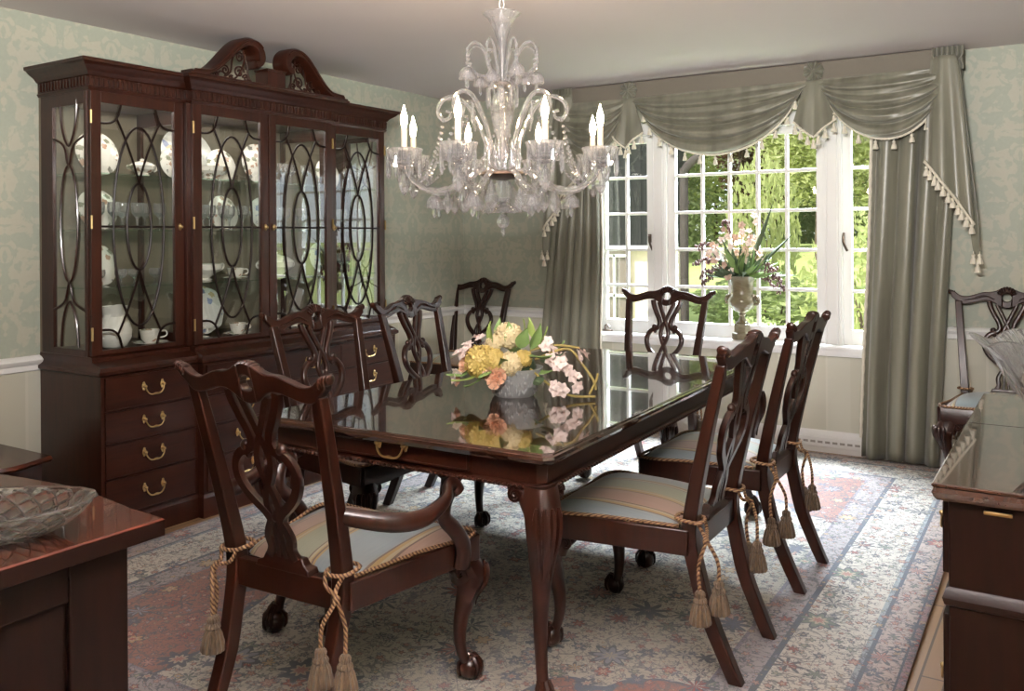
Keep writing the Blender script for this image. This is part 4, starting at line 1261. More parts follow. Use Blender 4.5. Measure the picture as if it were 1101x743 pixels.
# ------------------------------------------------------------------ crystal on the sideboards
def dish_ring(r, z, n, cut=0, v=0):
    ring = []
    for k in range(n):
        a_ = 2 * pi * k / n; u = a_ / (2 * pi) * 20
        d = 0
        if cut:
            p1 = abs(((u + v) % 1) - .5) * 2; p2 = abs(((u - v) % 1) - .5) * 2
            d = -cut * max(p1, p2) ** 3
        sc = 1 + (.018 * abs(sin(a_ * 10)) if z > .07 else 0)
        ring.append(((r + d) * 1.55 * sc * cos(a_), (r + d) * sc * sin(a_), z + .010 * cos(a_) ** 2 * (r / .166) ** 2))
    return ring
m = MB(); n = 160
prof = spline([(.062, .0), (.085, .006), (.115, .022), (.143, .048), (.160, .074)], 7)
rings = [dish_ring(.001, .005, n), dish_ring(.05, .005, n)]
for i, (r, z) in enumerate(prof): rings.append(dish_ring(r, z, n, .007 if 2 < i < len(prof) - 1 else 0, i / (len(prof) - 1) * 3.0))
for r, z in [(.166, .079), (.164, .083), (.158, .080), (.140, .056), (.110, .031), (.080, .015), (.001, .013)]: rings.append(dish_ring(r, z, n))
m.rings(rings)
ob = m.build('crystal_dish', M['cut'], angle=15)
m = MB()
for q in (-1, 1):
    for j in range(20):
        P = []
        for i in range(3, len(prof)):
            v = i / (len(prof) - 1) * 3.0; a_ = 2 * pi * (j + q * v) / 20
            r, z = prof[i]; r *= 1.006
            P.append((r * 1.55 * cos(a_), r * sin(a_), z + .010 * cos(a_) ** 2 * (r / .166) ** 2))
        m.tube(P, .0024, 5)
m.build('cut_lines', M['pressed'], ob)
ob.location = (-1.78, .895, .8005); ob.rotation_euler = (0, 0, R(38)); ob.scale = (.74, .74, .80)
tag(ob, 'oval diamond-cut crystal dish on the red-topped sideboard', 'dish')

cp = thing('crystal_compote', 'tall footed crystal compote with flared rim on the serving cabinet', 'compote', (-.045, 2.69, .8306))
n = 144; rings = []
for (r, z) in [(.001, .003), (.07, .0), (.078, .003), (.076, .010), (.045, .018), (.022, .030), (.016, .045), (.020, .062), (.034, .075), (.062, .098), (.100, .14), (.128, .185), (.150, .225), (.190, .262), (.196, .268), (.186, .268), (.144, .232), (.118, .19), (.09, .148), (.05, .108), (.001, .088)]:
    ring = []
    for k in range(n):
        a = 2 * pi * k / n
        sc = 1 + (.05 * cos(a * 6) * max(0, (z - .2) / .07)) + (.022 * abs(cos(a * 12 + z * 16)) if .09 < z < .26 else 0)
        ring.append((r * sc * cos(a), r * sc * sin(a), z + .012 * cos(a * 6) * max(0, (z - .2) / .07)))
    rings.append(ring)
MB().rings(rings).build('bowl', M['cutbig'], cp, angle=18)
m = MB()
for j in range(12):
    a = 2 * pi * j / 12
    for s_ in (-1, 1):
        m.tube(spline([(.064 * cos(a), .064 * sin(a), .098), (.098 * cos(a + s_ * .10), .098 * sin(a + s_ * .10), .135), (.122 * cos(a + s_ * .12), .122 * sin(a + s_ * .12), .172), (.137 * cos(a), .137 * sin(a), .198)], 4), .0035, 5)
m.build('leaf_cutting', M['pressed'], cp)
# ------------------------------------------------------------------ chandelier (local z = world z - 1.38)
CHX, CHY, CHZ = -1.810, 2.760, 1.379
CSC = .943
CD = thing('chandelier', 'eight-armed crystal chandelier with lit candle bulbs above the dining table', 'chandelier', (CHX, CHY, CHZ), R(32.7)); CD.scale = (CSC,) * 3
CR_ = M['crystal']
ztop_ = (ZC - CHZ) / CSC
MB().lathe([(.001, ztop_), (.065, ztop_), (.060, ztop_ - .015), (.03, ztop_ - .03), (.008, ztop_ - .04), (.001, ztop_ - .041)], 24).build('ceiling_canopy', M['chrome'], CD)
m = MB()
z = ztop_ - .04; i = 0
while z > .80:
    ang = (i % 2) * pi / 2
    m.tube([(cos(ang) * .009 * cos(q), sin(ang) * .009 * cos(q), z - .016 + .018 * sin(q)) for q in [2 * pi * k / 12 for k in range(12)]], .0028, 6, closed=True)
    z -= .027; i += 1
m.build('chain', M['chrome'], CD)
MB().lathe([(.001, .84), (.006, .84), (.006, .30), (.001, .30)], 10).build('centre_rod', M['chrome'], CD)
# trumpet cup, stems and baluster
MB().lathe([(.012, .62), (.014, .70), (.018, .78), (.030, .82), (.052, .865), (.075, .885), (.072, .889), (.046, .868), (.022, .82), (.012, .78), (.009, .70), (.008, .62)], 24, flute=.05, nf=8).build('trumpet_cup', CR_, CD)
MB().lathe([(.010, .30), (.022, .31), (.030, .34), (.020, .37), (.026, .40), (.040, .46), (.046, .51), (.040, .55), (.022, .575), (.014, .59), (.02, .60), (.03, .612), (.02, .625), (.010, .63)], 24, flute=.05, nf=8).build('baluster', CR_, CD)
MB().lathe([(.006, .585), (.030, .59), (.036, .600), (.030, .612), (.006, .615)], 20).build('upper_hub', M['chrome'], CD)
MB().lathe([(.010, .225), (.070, .232), (.092, .246), (.088, .256), (.060, .262), (.010, .265)], 28).build('arm_plate', M['metal'], CD)
MB().lathe([(.01, .225), (.026, .222), (.034, .20), (.032, .155), (.018, .14), (.012, .132), (.03, .126), (.066, .108), (.074, .098), (.070, .096), (.03, .112), (.012, .118), (.01, .10), (.016, .085), (.008, .08)], 24, flute=.06, nf=8).build('bottom_finial', CR_, CD)
MB().ball((0, 0, .060), .026, 12, 8).build('bottom_ball', CR_, CD)
MB().lathe([(.001, .0), (.006, .012), (.010, .026), (.004, .036)], 10).build('bottom_drop', CR_, CD)
# pendants: one mesh of each kind, copied
def facet(prof, n=6):
    m = MB(); m.lathe(prof, n); return m
P_prism = facet([(.001, -.082), (.0065, -.066), (.0055, -.012), (.001, -.004)], 6).build('prism', CR_, CD, smooth=False)
P_pear = facet([(.001, -.105), (.012, -.092), (.024, -.066), (.022, -.050), (.010, -.018), (.004, -.006), (.001, 0)], 8).build('pear_drop', CR_, CD, smooth=False)
m = facet([(.001, -.008), (.014, -.012), (.030, -.030), (.033, -.055), (.029, -.060), (.026, -.050), (.012, -.026), (.001, -.022)], 12)
m.lathe([(.001, -.098), (.009, -.085), (.007, -.05), (.001, -.024)], 6)
P_bell = m.build('bell_pendant', CR_, CD, smooth=False)
used = {}
def hang(proto, parent, loc, rz=0, sc=1):
    if proto not in used:
        used[proto] = 1; proto.parent = parent; proto.location = loc; proto.rotation_euler = (0, 0, rz); proto.scale = (sc,) * 3; return proto
    c = proto.copy(); COL.objects.link(c); c.parent = parent; c.location = loc; c.rotation_euler = (0, 0, rz); c.scale = (sc,) * 3
    return c
RA = .403
def pol(r, a, z): return (r * cos(a), r * sin(a), z)
for i in range(8):
    a = 2 * pi * (i + .5) / 8
    S = spline([pol(.05, a, .245), pol(.10, a, .262), pol(.15, a, .235), pol(.21, a, .195), pol(.28, a, .180), pol(.345, a, .200), pol(.388, a, .245), pol(RA, a, .285)], 5)
    arm = MB().tube(S, [.0115 + .0018 * sin(k * 1.9) for k in range(len(S))], 8).build('arm', CR_, CD)
    # drip pan + glass cup
    c = pol(RA, a, 0)
    MB().lathe([(.008, .258), (.022, .262), (.046, .272), (.058, .290), (.062, .320), (.067, .335), (.064, .338), (.056, .322), (.050, .294), (.040, .282), (.012, .272)], 24, c, .07, 12).build('drip_pan', CR_, arm, angle=20)
    MB().lathe([(.014, .290), (.020, .292), (.022, .318), (.020, .332), (.014, .332), (.014, .300)], 16, c, .08, 8).build('candle_cup', CR_, arm)
    MB().lathe([(.001, .300), (.0115, .300), (.0115, .412), (.009, .416), (.001, .416)], 14, c).build('candle', M['cream'], arm)
    MB().lathe([(.001, .416), (.008, .418), (.011, .432), (.0135, .446), (.0115, .462), (.006, .482), (.002, .496), (.001, .502)], 12, c).build('bulb', M['bulb'], arm)
    for k in range(8):
        q = a + 2 * pi * k / 8
        hang(P_prism, arm, (c[0] + .064 * cos(q), c[1] + .064 * sin(q), .318), q, 1.15)
    hang(P_pear, arm, (pol(RA, a, 0)[0], pol(RA, a, 0)[1], .258), a, .95)
    hang(P_bell, arm, pol(.285, a, .172), a)
    hang(P_pear, arm, pol(.165, a + .14, .215), a, 1.15)
    hang(P_pear, arm, pol(.225, a - .10, .185), a, .9)
    # upper scroll cane
    S = spline([pol(.035, a + .39, .262), pol(.055, a + .39, .34), pol(.095, a + .39, .45), pol(.145, a + .39, .53), pol(.195, a + .39, .558), pol(.240, a + .39, .540), pol(.256, a + .39, .500), pol(.238, a + .39, .468), pol(.212, a + .39, .472), pol(.206, a + .39, .494), pol(.224, a + .39, .502)], 5)
    cane = MB().tube(S, [.0088] * (len(S) - 12) + [.007] * 12, 8).build('scroll_cane', CR_, CD)
    hang(P_prism, cane, pol(.16, a + .39, .53), a, 1.2)
    # bead swags from the cane to its two arms
    for sgn in (-1, 1):
        m = MB()
        A0 = V(pol(.235, a + .39, .462)); B0 = V(pol(.34, a + .39 + sgn * .39, .215))
        ns = 17
        for k in range(ns + 1):
            t_ = k / ns
            p_ = A0.lerp(B0, t_); p_.z -= .055 * 4 * t_ * (1 - t_) * .8
            m.ball(p_, .0062 if k % 3 else .0078, 6, 4)
        m.build('bead_strand', CR_, cane, smooth=False)
    # crown hoop with beads
    S = spline([pol(.022, a, .60), pol(.05, a, .68), pol(.085, a, .75), pol(.12, a, .765), pol(.145, a, .735), pol(.148, a, .68)], 5)
    hoop = MB().tube(S, .005, 6).build('crown_hoop', CR_, CD)
    m = MB()
    for k in range(13):
        t_ = k / 12; p_ = V(pol(.148, a, .68)).lerp(V(pol(.06, a, .64)), t_); p_.z -= .035 * 4 * t_ * (1 - t_) * .6
        m.ball(p_, .007, 6, 4)
    for k in range(6): m.ball(pol(.148 - .004 * k, a + .06 * (k % 2), .735 - .02 * k), .0068, 6, 4)
    m.build('crown_beads', CR_, hoop, smooth=False)
    if i % 2 == 0:
        hang(P_bell, hoop, pol(.148, a, .675), a, 1.0)
    else:
        hang(P_bell, hoop, pol(.095, a, .655), a, .9)
    hang(P_prism, hoop, pol(.06, a + .2, .60), a, 1.1)
m = MB()
for k in range(18):
    q = 2 * pi * k / 18
    m.lathe([(.001, .255), (.005, .262), (.0062, .34), (.001, .385)], 6, pol(.058 + .012 * (k % 2), q, 0))
m.build('spire_ring', CR_, CD, smooth=False)

# ------------------------------------------------------------------ curtains
SK, TC_ = M['silk'], M['trimcream']
def drape(name, label, x0t, x1t, x0b, x1b, ztop, npl, seed, amp=.045, mid=None, trim_side=0):
    rnd = random.Random(seed)
    ph = [rnd.uniform(0, 6) for _ in range(6)]
    e = thing(name, label, 'curtain', ((x0b + x1b) / 2, YW - .088, 0))
    ox = (x0b + x1b) / 2
    def fn(u, v):
        t_ = 1 - v                                   # 0 top .. 1 bottom
        z = lerp(.022, ztop, v)
        tt = t_ ** .8
        a = lerp(x0t, x0b, tt); b = lerp(x1t, x1b, tt)
        if mid:
            w = math.exp(-((z - 1.35) / .55) ** 2); a += mid[0] * w; b += mid[1] * w
        uu = u + .018 * sin(u * 9 + ph[0]) * (1 - abs(2 * u - 1))
        f = sin(uu * npl * 2 * pi + ph[1] + .35 * sin(v * 3 + ph[2]) + .5 * sin(u * 5 + ph[5]))
        sh = f * (.75 + .25 * sin(uu * npl * 1.3 * pi + ph[3]))
        am = amp * (.55 + .45 * t_) * (1 + .25 * sin(v * 5 + u * 7 + ph[4]))
        return (lerp(a, b, u) - ox + .012 * cos(uu * npl * 2 * pi + ph[1]), am * sh - .012 * t_, z)
    m = MB(); m.grid(fn, 150, 40)
    m.build('drape_panel', SK, e, solid=.004, angle=80)
    if trim_side:
        u0 = 0 if trim_side < 0 else 1
        P = [fn(u0, i / 60) for i in range(3, 61)]
        m = MB()
        m.tube([(p[0] + trim_side * .006, p[1] - .004, p[2]) for p in P], [.0075 + .003 * (i % 2) for i in range(len(P))], 6)
        m.build('gimp_trim', TC_, e)
    return e
drape('drape', 'long sage silk curtain hanging behind the yellow table flowers', -3.17, -2.90, -3.43, -2.885, 2.328, 6, 3, .036, (0, .02), 1)
drape('drape', 'long sage silk curtain reaching the rug near the serving cabinet', -1.035, -.56, -1.13, -.70, 2.328, 4, 8, .050, (.01, -.0), -1)

VA = thing('window_valance', 'sage silk swag valance on a fabric cornice board above the window', 'valance', (-1.885, YW, 0))
ox = -1.885
BX(-3.225 - ox, -.545 - ox, -.150, -.002, 2.335, 2.449).build('cornice_board', M['board'], VA, smooth=False, bevel=.004)
m = MB(); m.tube([(-3.225 - ox, -.152, 2.333), (-.545 - ox, -.152, 2.333)], .006, 8)
m.build('gimp_trim', TC_, VA)
TAS = None
def tassel(parent, loc, sc=1.0, rz=0):
    global TAS
    if TAS is None:
        q = MB()
        q.tube([(0, 0, 0), (0, 0, -.018)], .0025, 5)
        q.lathe([(.003, -.012), (.008, -.016), (.009, -.022), (.0065, -.029), (.011, -.036), (.0165, -.060), (.015, -.064), (.004, -.063)], 12, (0, 0, 0), .06, 6)
        TAS = q.build('tassel', TC_, parent); TAS.location = loc; TAS.scale = (sc,) * 3; return TAS
    c = TAS.copy(); COL.objects.link(c); c.parent = parent; c.location = loc; c.scale = (sc,) * 3
    return c
def swag(xa, xb, drop, zt, skew=0, y0=-.158, depth=.10, ntas=12, gather=.16):
    w = xb - xa
    def fn(u, v):
        # edges gather to narrow pleats near the top corners
        s = (4 * u * (1 - u)) ** .62
        uu = lerp(u, .5 + (u - .5) * (1 - gather * v), 1)
        x = lerp(xa, xb, uu) - ox + skew * s * v
        topz = zt - .0
        z = topz - s * drop * (v ** .92) - (1 - s) * .05 * v
        fold = sin(v * 2 * pi * 4.0 + .9 * sin(u * 3.2)) * .034 * s ** .7 * (v * (1.15 - v)) ** .35
        fold += sin(v * 2 * pi * 9 + u * 4) * .006 * s
        y = y0 - depth * s * sin(pi * (.12 + .70 * v)) * .7 + fold - .004
        return (x, y, z + fold * .3)
    m = MB(); m.grid(fn, 60, 70)
    sw = m.build('swag', SK, VA, solid=.004, angle=80)
    P = [fn(i / 60, 1) for i in range(61)]
    m = MB(); m.tube([(p[0], p[1] - .003, p[2] - .002) for p in P], [.006 + .0025 * (i % 2) for i in range(61)], 6)
    m.build('gimp_trim', TC_, sw)
    # evenly spaced by length
    L = [0]
    for a, b in zip(P, P[1:]): L.append(L[-1] + math.dist(a, b))
    for k in range(ntas):
        d_ = L[-1] * (k + .5) / ntas
        for i in range(60):
            if L[i + 1] >= d_:
                f = (d_ - L[i]) / (L[i + 1] - L[i]); p = [lerp(P[i][q], P[i + 1][q], f) for q in range(3)]
                tassel(sw, (p[0], p[1], p[2] - .004)); break
    return sw
swag(-3.22, -2.63, .45, 2.335, .02, ntas=9)
swag(-2.63, -1.37, .43, 2.335, .0, ntas=13)
swag(-1.37, -.58, .395, 2.335, .03, ntas=10)
def jabot(xc, wt, wb, zt, L, y0=-.172):
    """short pleated tail with pointed hem."""
    def fn(u, v):
        t_ = 1 - v
        a = abs(2 * u - 1)
        x = xc - ox + (u - .5) * lerp(wt, wb, t_ ** .9)
        hem = zt - L * (1 - .30 * a ** 1.1)
        z = lerp(hem, zt, v)
        y = y0 - .028 * (1 - a ** 2) * (t_ * .8 + .2) + .013 * cos((2 * u - 1) * 6.5) * t_ - .02 * t_
        return (x, y, z)
    m = MB(); m.grid(fn, 40, 20)
    jb = m.build('jabot', SK, VA, solid=.004, angle=80)
    P = [fn(i / 24, 0) for i in range(25)]
    m = MB(); m.tube([(p[0], p[1] - .003, p[2] - .002) for p in P], [.0055 + .002 * (i % 2) for i in range(25)], 6)
    m.build('gimp_trim', TC_, jb)
    for i in (1, 5, 9, 12, 15, 19, 23): tassel(jb, (P[i][0], P[i][1], P[i][2] - .004), 1.05)
jabot(-2.635, .085, .245, 2.335, .345)
jabot(-1.365, .10, .255, 2.335, .355)
def cascade(xc, side, wt, zt):
    """long end tail with a slanting tasselled hem; side=+1 falls lower to the right."""
    def fn(u, v):
        t_ = 1 - v; uu = u if side > 0 else 1 - u
        xl = lerp(-wt / 2, -.105, t_ ** .8); xr = lerp(wt / 2, .155, t_ ** .8)
        x = xc - ox + side * lerp(xl, xr, u)
        hem = zt - lerp(.60, .97, u ** 1.1)
        z = lerp(hem, zt, v)
        y = -.185 - .030 * t_ + .020 * sin(u * 11 + .6) * (t_ * .8 + .2) - .015 * sin(u * pi)
        return (x, y, z)
    m = MB(); m.grid(fn, 60, 30)
    cs = m.build('end_cascade', SK, VA, solid=.004, angle=80)
    # shorter return tail hanging against the wall side
    P = [fn(i / 40, 0) for i in range(41)]
    m = MB(); m.tube([(p[0], p[1] - .003, p[2] - .002) for p in P], [.007 + .002 * (i % 2) for i in range(41)], 6)
    m.build('gimp_trim', TC_, cs)
    for i in range(11):
        p = P[int(2 + i * 3.6)]; tassel(cs, (p[0], p[1] - .004, p[2] - .004), 1.1)
    def fr(u, v):
        t_ = 1 - v
        x = xc - ox + side * (lerp(.06, .155, t_) + .012 * sin(u * 5) * t_)
        hem = zt - lerp(.97, 1.17, sin(u * pi) ** .8)
        return (x + side * .02 - side * u * .03, -.190 + u * .035 - .02 * t_, lerp(hem, zt - .04, v))
    m = MB(); m.grid(fr, 20, 24)
    rt = m.build('return_tail', SK, cs, solid=.004, angle=80)
    for i, u in enumerate((.25, .5, .75)):
        p = fr(u, 0); tassel(rt, (p[0], p[1] - .01, p[2]), 1.1)
cascade(-.640, 1, .13, 2.40)
cascade(-3.13, -1, .13, 2.40)
# gathered rosettes and end ruffles on the board
def rosette(x, z, r=.062):
    m = MB()
    n = 60; rings = []
    for rr, yy, am in ((.001, -.022, 0), (.25, -.030, .006), (.30, -.020, .004), (.7, -.020, .012), (1.0, -.010, .014), (.95, .0, .004), (.001, .0, 0)):
        rings.append([(x - ox + r * rr * (1 + .05 * cos(9 * q)) * cos(q), -.152 + yy + am * sin(9 * q), z + r * rr * (1 + .05 * cos(9 * q)) * sin(q)) for q in [2 * pi * k / n for k in range(n)]])
    m.rings(rings); m.build('rosette', SK, VA, angle=80)
rosette(-2.630, 2.392); rosette(-1.372, 2.392)
for x in (-.62, -3.15):
    m = MB()
    def fn(u, v): 
        pin = 1 - .22 * math.exp(-((v - .42) / .12) ** 2)
        return (x - ox + (u - .5) * .165 * pin, -.162 - .014 * (1 + sin(u * 40)) * (.6 + .4 * pin) , lerp(2.315, 2.452, v))
    m.grid(fn, 80, 16)
    m.grid(lambda u, v: (lerp(x - ox - .07, x - ox + .07, u), -.152, lerp(2.33, 2.44, v)), 1, 1)
    m.build('ruffle', SK, VA, angle=80)

# ------------------------------------------------------------------ flowers
random.seed(5)
def petal_mat(name, a, b):
    t = NT(name); o = t.obj()
    n = t.noise(o, 30, 2)
    p = t.bsdf(t.mix(n, a, b), .6, Subsurface_Weight=0.0)
    return t.m
M['lily'] = petal_mat('white_pink_petals', (.86, .78, .74), (.74, .52, .46))
M['peach'] = petal_mat('peach_petals', (.80, .52, .36), (.72, .40, .26))
M['pinkp'] = petal_mat('pale_pink_petals', (.66, .50, .40), (.50, .30, .24))
M['hyd'] = petal_mat('golden_hydrangea_florets', (.66, .50, .17), (.52, .36, .08))
M['ivory'] = petal_mat('cream_florets', (.80, .68, .44), (.68, .52, .26))
M['leaf'] = petal_mat('leaf_green', (.12, .20, .06), (.22, .32, .10))
M['leafl'] = petal_mat('light_leaf_green', (.32, .40, .10), (.22, .32, .08))
M['leafd'] = petal_mat('dark_leaf', (.035, .06, .03), (.07, .10, .045))
M['seed'] = petal_mat('dark_seed_heads', (.08, .04, .04), (.14, .07, .06))
M['stem'] = petal_mat('ochre_stem', (.34, .24, .07), (.24, .20, .06))
def frame_to(d):
    d = V(d).normalized(); return d.to_track_quat('Z', 'Y').to_matrix().to_4x4()
def lily_m(s=.035, n=6, curl=.5, wid=.42):
    m = MB()
    for k in range(n):
        a = 2 * pi * k / n
        def fn(u, v):
            r = v * s; w = s * wid * sin(pi * min(1, v * .86 + .10)) * (u - .5) * 2 * .55
            z = s * (.55 * v - curl * v * v * .75) - abs(u - .5) * s * .12 + (.003 if k % 2 else 0)
            return (r * cos(a) - w * sin(a), r * sin(a) + w * cos(a), z)
        m.grid(fn, 4, 6)
    for k in range(5):
        a = k * 1.26; m.tube([(0, 0, 0), (cos(a) * s * .15, sin(a) * s * .15, s * .5)], .0008, 4)
    return m
def rose_m(s=.028):
    m = MB()
    for L_, (n, rr, hh, tl) in enumerate(((3, .35, .95, .1), (5, .62, .80, .25), (6, .95, .6, .5))):
        for k in range(n):
            a = 2 * pi * k / n + L_ * .5
            def fn(u, v):
                q = a + (u - .5) * (2.4 / n * 2.3)
                r = s * rr * (.35 + .65 * v ** .6) * (1 + tl * v * v * .3)
                return (r * cos(q), r * sin(q), s * hh * (v - .15 * (2 * u - 1) ** 2 * v) - s * .3)
            m.grid(fn, 5, 5)
    return m
def cluster_m(s, n, fl):
    m = MB()
    for k in range(n):
        z = 1 - 1.35 * (k + .5) / n; r = math.sqrt(max(0, 1 - z * z)); a = k * 2.39996
        d = V((r * cos(a), r * sin(a), z)); c = d * s * random.uniform(.9, 1.05)
        Mx = Matrix.Translation(c) @ frame_to(d + V((random.gauss(0, .25), random.gauss(0, .25), 0)))
        f = MB()
        for q in range(4):
            b = q * pi / 2 + k
            f.add([(0, 0, 0), (fl * cos(b - .55), fl * sin(b - .55), fl * .25), (fl * 1.25 * cos(b), fl * 1.25 * sin(b), fl * .2), (fl * cos(b + .55), fl * sin(b + .55), fl * .25)], [(0, 1, 2, 3)])
        m.merge(f, Mx)
    m.ball((0, 0, -.05 * s), s * .88, 12, 8)
    return m
def leaf_m(L=.09, w=.03, bend=.3, lob=0):
    m = MB()
    def fn(u, v):
        ww = w * sin(pi * min(1, v ** .8)) * (1 + lob * .45 * sin(v * 14)) + .0006
        return ((u - .5) * 2 * ww, v * L, -bend * L * v * v + abs(u - .5) * w * .5)
    m.grid(fn, 4, 10)
    return m
PROT = {}
def put(kind, mk, mat, parent, loc, d=(0, 0, 1), roll=0, sc=1, leaf=False):
    d = V(d).normalized()
    if leaf:
        yv = d; side = V((0, 0, 1)).cross(yv); side = side.normalized() if side.length > .05 else V((1, 0, 0)); zv = side.cross(yv)
        Mx = Matrix((( side.x, yv.x, zv.x), (side.y, yv.y, zv.y), (side.z, yv.z, zv.z))).to_4x4() @ Matrix.Rotation(roll, 4, 'Y')
    else:
        Mx = frame_to(d) @ Matrix.Rotation(roll, 4, 'Z')
    key = (kind, mat.name)
    if key not in PROT:
        o = mk().build(kind, mat, parent, angle=80); PROT[key] = o
    else:
        o = PROT[key].copy(); COL.objects.link(o); o.parent = parent
    o.location = loc; o.rotation_euler = Mx.to_euler(); o.scale = (sc,) * 3
    return o

# table bowl of pressed crystal
FBX, FBY = -1.820, 2.845
bw_ = MB()
n = 48; rings = []
for (r, z) in [(.001, .004), (.066, .004), (.072, .0), (.078, .010), (.090, .045), (.104, .085), (.112, .108), (.108, .108), (.098, .082), (.084, .045), (.070, .014), (.001, .010)]:
    rings.append([(r * (1 + .012 * cos(16 * 2 * pi * k / n) * (r > .07)) * cos(2 * pi * k / n), r * (1 + .012 * cos(16 * 2 * pi * k / n) * (r > .07)) * sin(2 * pi * k / n), z) for k in range(n)])
bw_.rings(rings)
rb = random.Random(3)
for j in range(230):
    a = rb.uniform(0, 2 * pi); z = rb.uniform(.012, .098); r = lerp(.0785, .1105, z / .105)
    bw_.ball((r * cos(a), r * sin(a), z), (.0035, .0035, .008), 5, 4)
fb = bw_.build('crystal_bowl', M['pressed'])
fb.location = (FBX, FBY, TZ + .0005); tag(fb, 'textured crystal bowl holding the yellow and white flowers on the dining table', 'bowl')
BQ = thing('flower_arrangement', 'low arrangement of yellow hydrangeas, peach roses and white lilies in the crystal bowl', 'flowers', (FBX, FBY, TZ + .09), R(32.7))
# local x = right in the photo, y = away from it
MB().ball((0, 0, .02), (.085, .08, .055), 14, 8).build('moss_core', M['leafd'], BQ)
hy = lambda: cluster_m(.052, 90, .012)
put('hydrangea', hy, M['hyd'], BQ, (-.125, -.055, .045), (-.5, -.6, .6), 0, 1.12)
put('hydrangea', hy, M['hyd'], BQ, (-.075, -.085, .055), (-.1, -.8, .6), 1, .82)
put('hydrangea', hy, M['ivory'], BQ, (-.015, -.085, .040), (0, -.9, .5), 1, .84)
put('hydrangea', hy, M['ivory'], BQ, (-.020, .03, .130), (0, -.3, 1), 1, .98)
put('hydrangea', hy, M['hyd'], BQ, (.035, -.075, .060), (.3, -.8, .5), 2, .6)
put('hydrangea', hy, M['ivory'], BQ, (-.075, .02, .105), (-.3, -.3, 1), 2, .62)
rm = lambda: rose_m(.030)
for (x, y, z, d, s) in [(-.085, -.115, .012, (-.3, -1, .3), 1.0), (-.060, -.122, .002, (0, -1, .1), .95), (-.185, -.05, .035, (-.8, -.5, .3), 1.05), (-.215, -.03, -.025, (-1, -.4, 0), .8), (-.075, -.125, -.02, (-.2, -1, -.1), .8), (-.17, .02, .075, (-.7, 0, .7), .8)]:
    put('rose', rm, M['peach'], BQ, (x, y, z), d, 0, s)
lm = lambda: lily_m(.027, 5, .45, .80)
for i, (x, y, z, d) in enumerate([(-.175, -.02, .100, (-.6, -.5, .6)), (-.195, -.05, .075, (-.8, -.6, .3)), (-.130, .05, .125, (-.4, -.3, .8)), (-.225, -.06, -.015, (-.9, -.5, 0)),
        (.115, -.04, .095, (.3, -.6, .7)), (.150, -.02, .085, (.6, -.4, .6)), (.135, -.07, .055, (.4, -.9, .2)), (.185, -.03, .055, (.7, -.5, .4)), (.200, -.06, .015, (.6, -.8, .2)), (.155, -.09, .035, (.4, -.9, .2)),
        (.215, -.10, -.005, (.6, -.8, .1)), (.245, -.05, .06, (.9, -.3, .3)), (.270, -.02, .065, (.9, 0, .4)), (.150, -.13, -.050, (.3, -.9, .2)), (.225, -.12, -.045, (.6, -.8, .1)), (.175, -.14, -.048, (.3, -1, .1)), (.09, .04, .11, (.2, 0, 1)), (-.10, .09, .10, (-.3, .4, .8))]):
    put('lily', lm, M['lily'], BQ, (x, y, z), d, i, random.uniform(.85, 1.15))
    put('lily', lm, M['lily'], BQ, (x + random.uniform(-.022, .022), y + random.uniform(-.015, .02), z + random.uniform(.0, .026)), (d[0] + random.gauss(0, .5), d[1] + random.gauss(0, .5), d[2] + random.gauss(0, .5)), i + .7, random.uniform(.7, 1.05))
lf = lambda: leaf_m(.10, .028, .35)
for i, (x, y, z, d, mt, s) in enumerate([(-.08, 0, .10, (-.3, -.1, .8), M['leafl'], .9), (-.02, .0, .10, (.1, -.2, .8), M['leaf'], .9), (.055, -.06, .08, (.55, -.6, -.25), M['leaf'], 1.1), (.02, -.05, .10, (.2, -.5, .5), M['leaf'], .9), (.06, -.01, .09, (.5, -.2, .7), M['leaf'], 1.0),
        (.08, .02, .09, (.7, 0, .6), M['leafl'], .9), (.10, -.03, .05, (.8, -.5, 0), M['leafd'], 1.0), (-.10, -.09, .03, (-.2, -.8, -.5), M['leaf'], .9), (-.15, -.06, 0, (-.7, -.6, -.4), M['leafl'], 1.0), (-.17, -.04, .02, (-.9, -.3, -.5), M['leaf'], .9),
        (-.13, -.08, -.01, (-.5, -.8, -.5), M['leaf'], .85), (.05, .05, .10, (.3, .4, .8), M['leafl'], 1.0), (-.05, .06, .11, (-.2, .5, .8), M['leaf'], .9), (.12, .03, .06, (.9, .4, .2), M['leaf'], 1.0), (.0, .1, .06, (0, .9, .3), M['leaf'], 1.0), (.10, -.08, .02, (.5, -.9, -.2), M['leaf'], .9), (.08, -.1, .0, (.3, -.9, -.5), M['leafd'], .8), (-.04, -.1, .05, (0, -.9, .1), M['leaf'], .7), (.03, 0, .12, (.4, -.1, 1), M['leafl'], .8)]):
    put('leaf', lf, mt, BQ, (x, y, z), d, random.uniform(-.6, .6), s, True)
for i, P in enumerate([[(.08, -.03, .05), (.20, -.03, .09), (.26, -.04, .03), (.30, -.06, -.03), (.305, -.07, -.06)], [(.06, -.06, .02), (.14, -.11, -.04), (.21, -.12, -.072), (.30, -.11, -.078)], [(-.10, -.02, .04), (-.18, -.02, .04), (-.22, -.04, .0)], [(.06, 0, .08), (.16, .0, .10), (.25, -.01, .09)], [(.28, -.08, -.075), (.305, -.07, -.03), (.315, -.06, .0)]]):
    MB().tube(spline(P, 6), .0048, 6).build('stem', M['stem'], BQ)

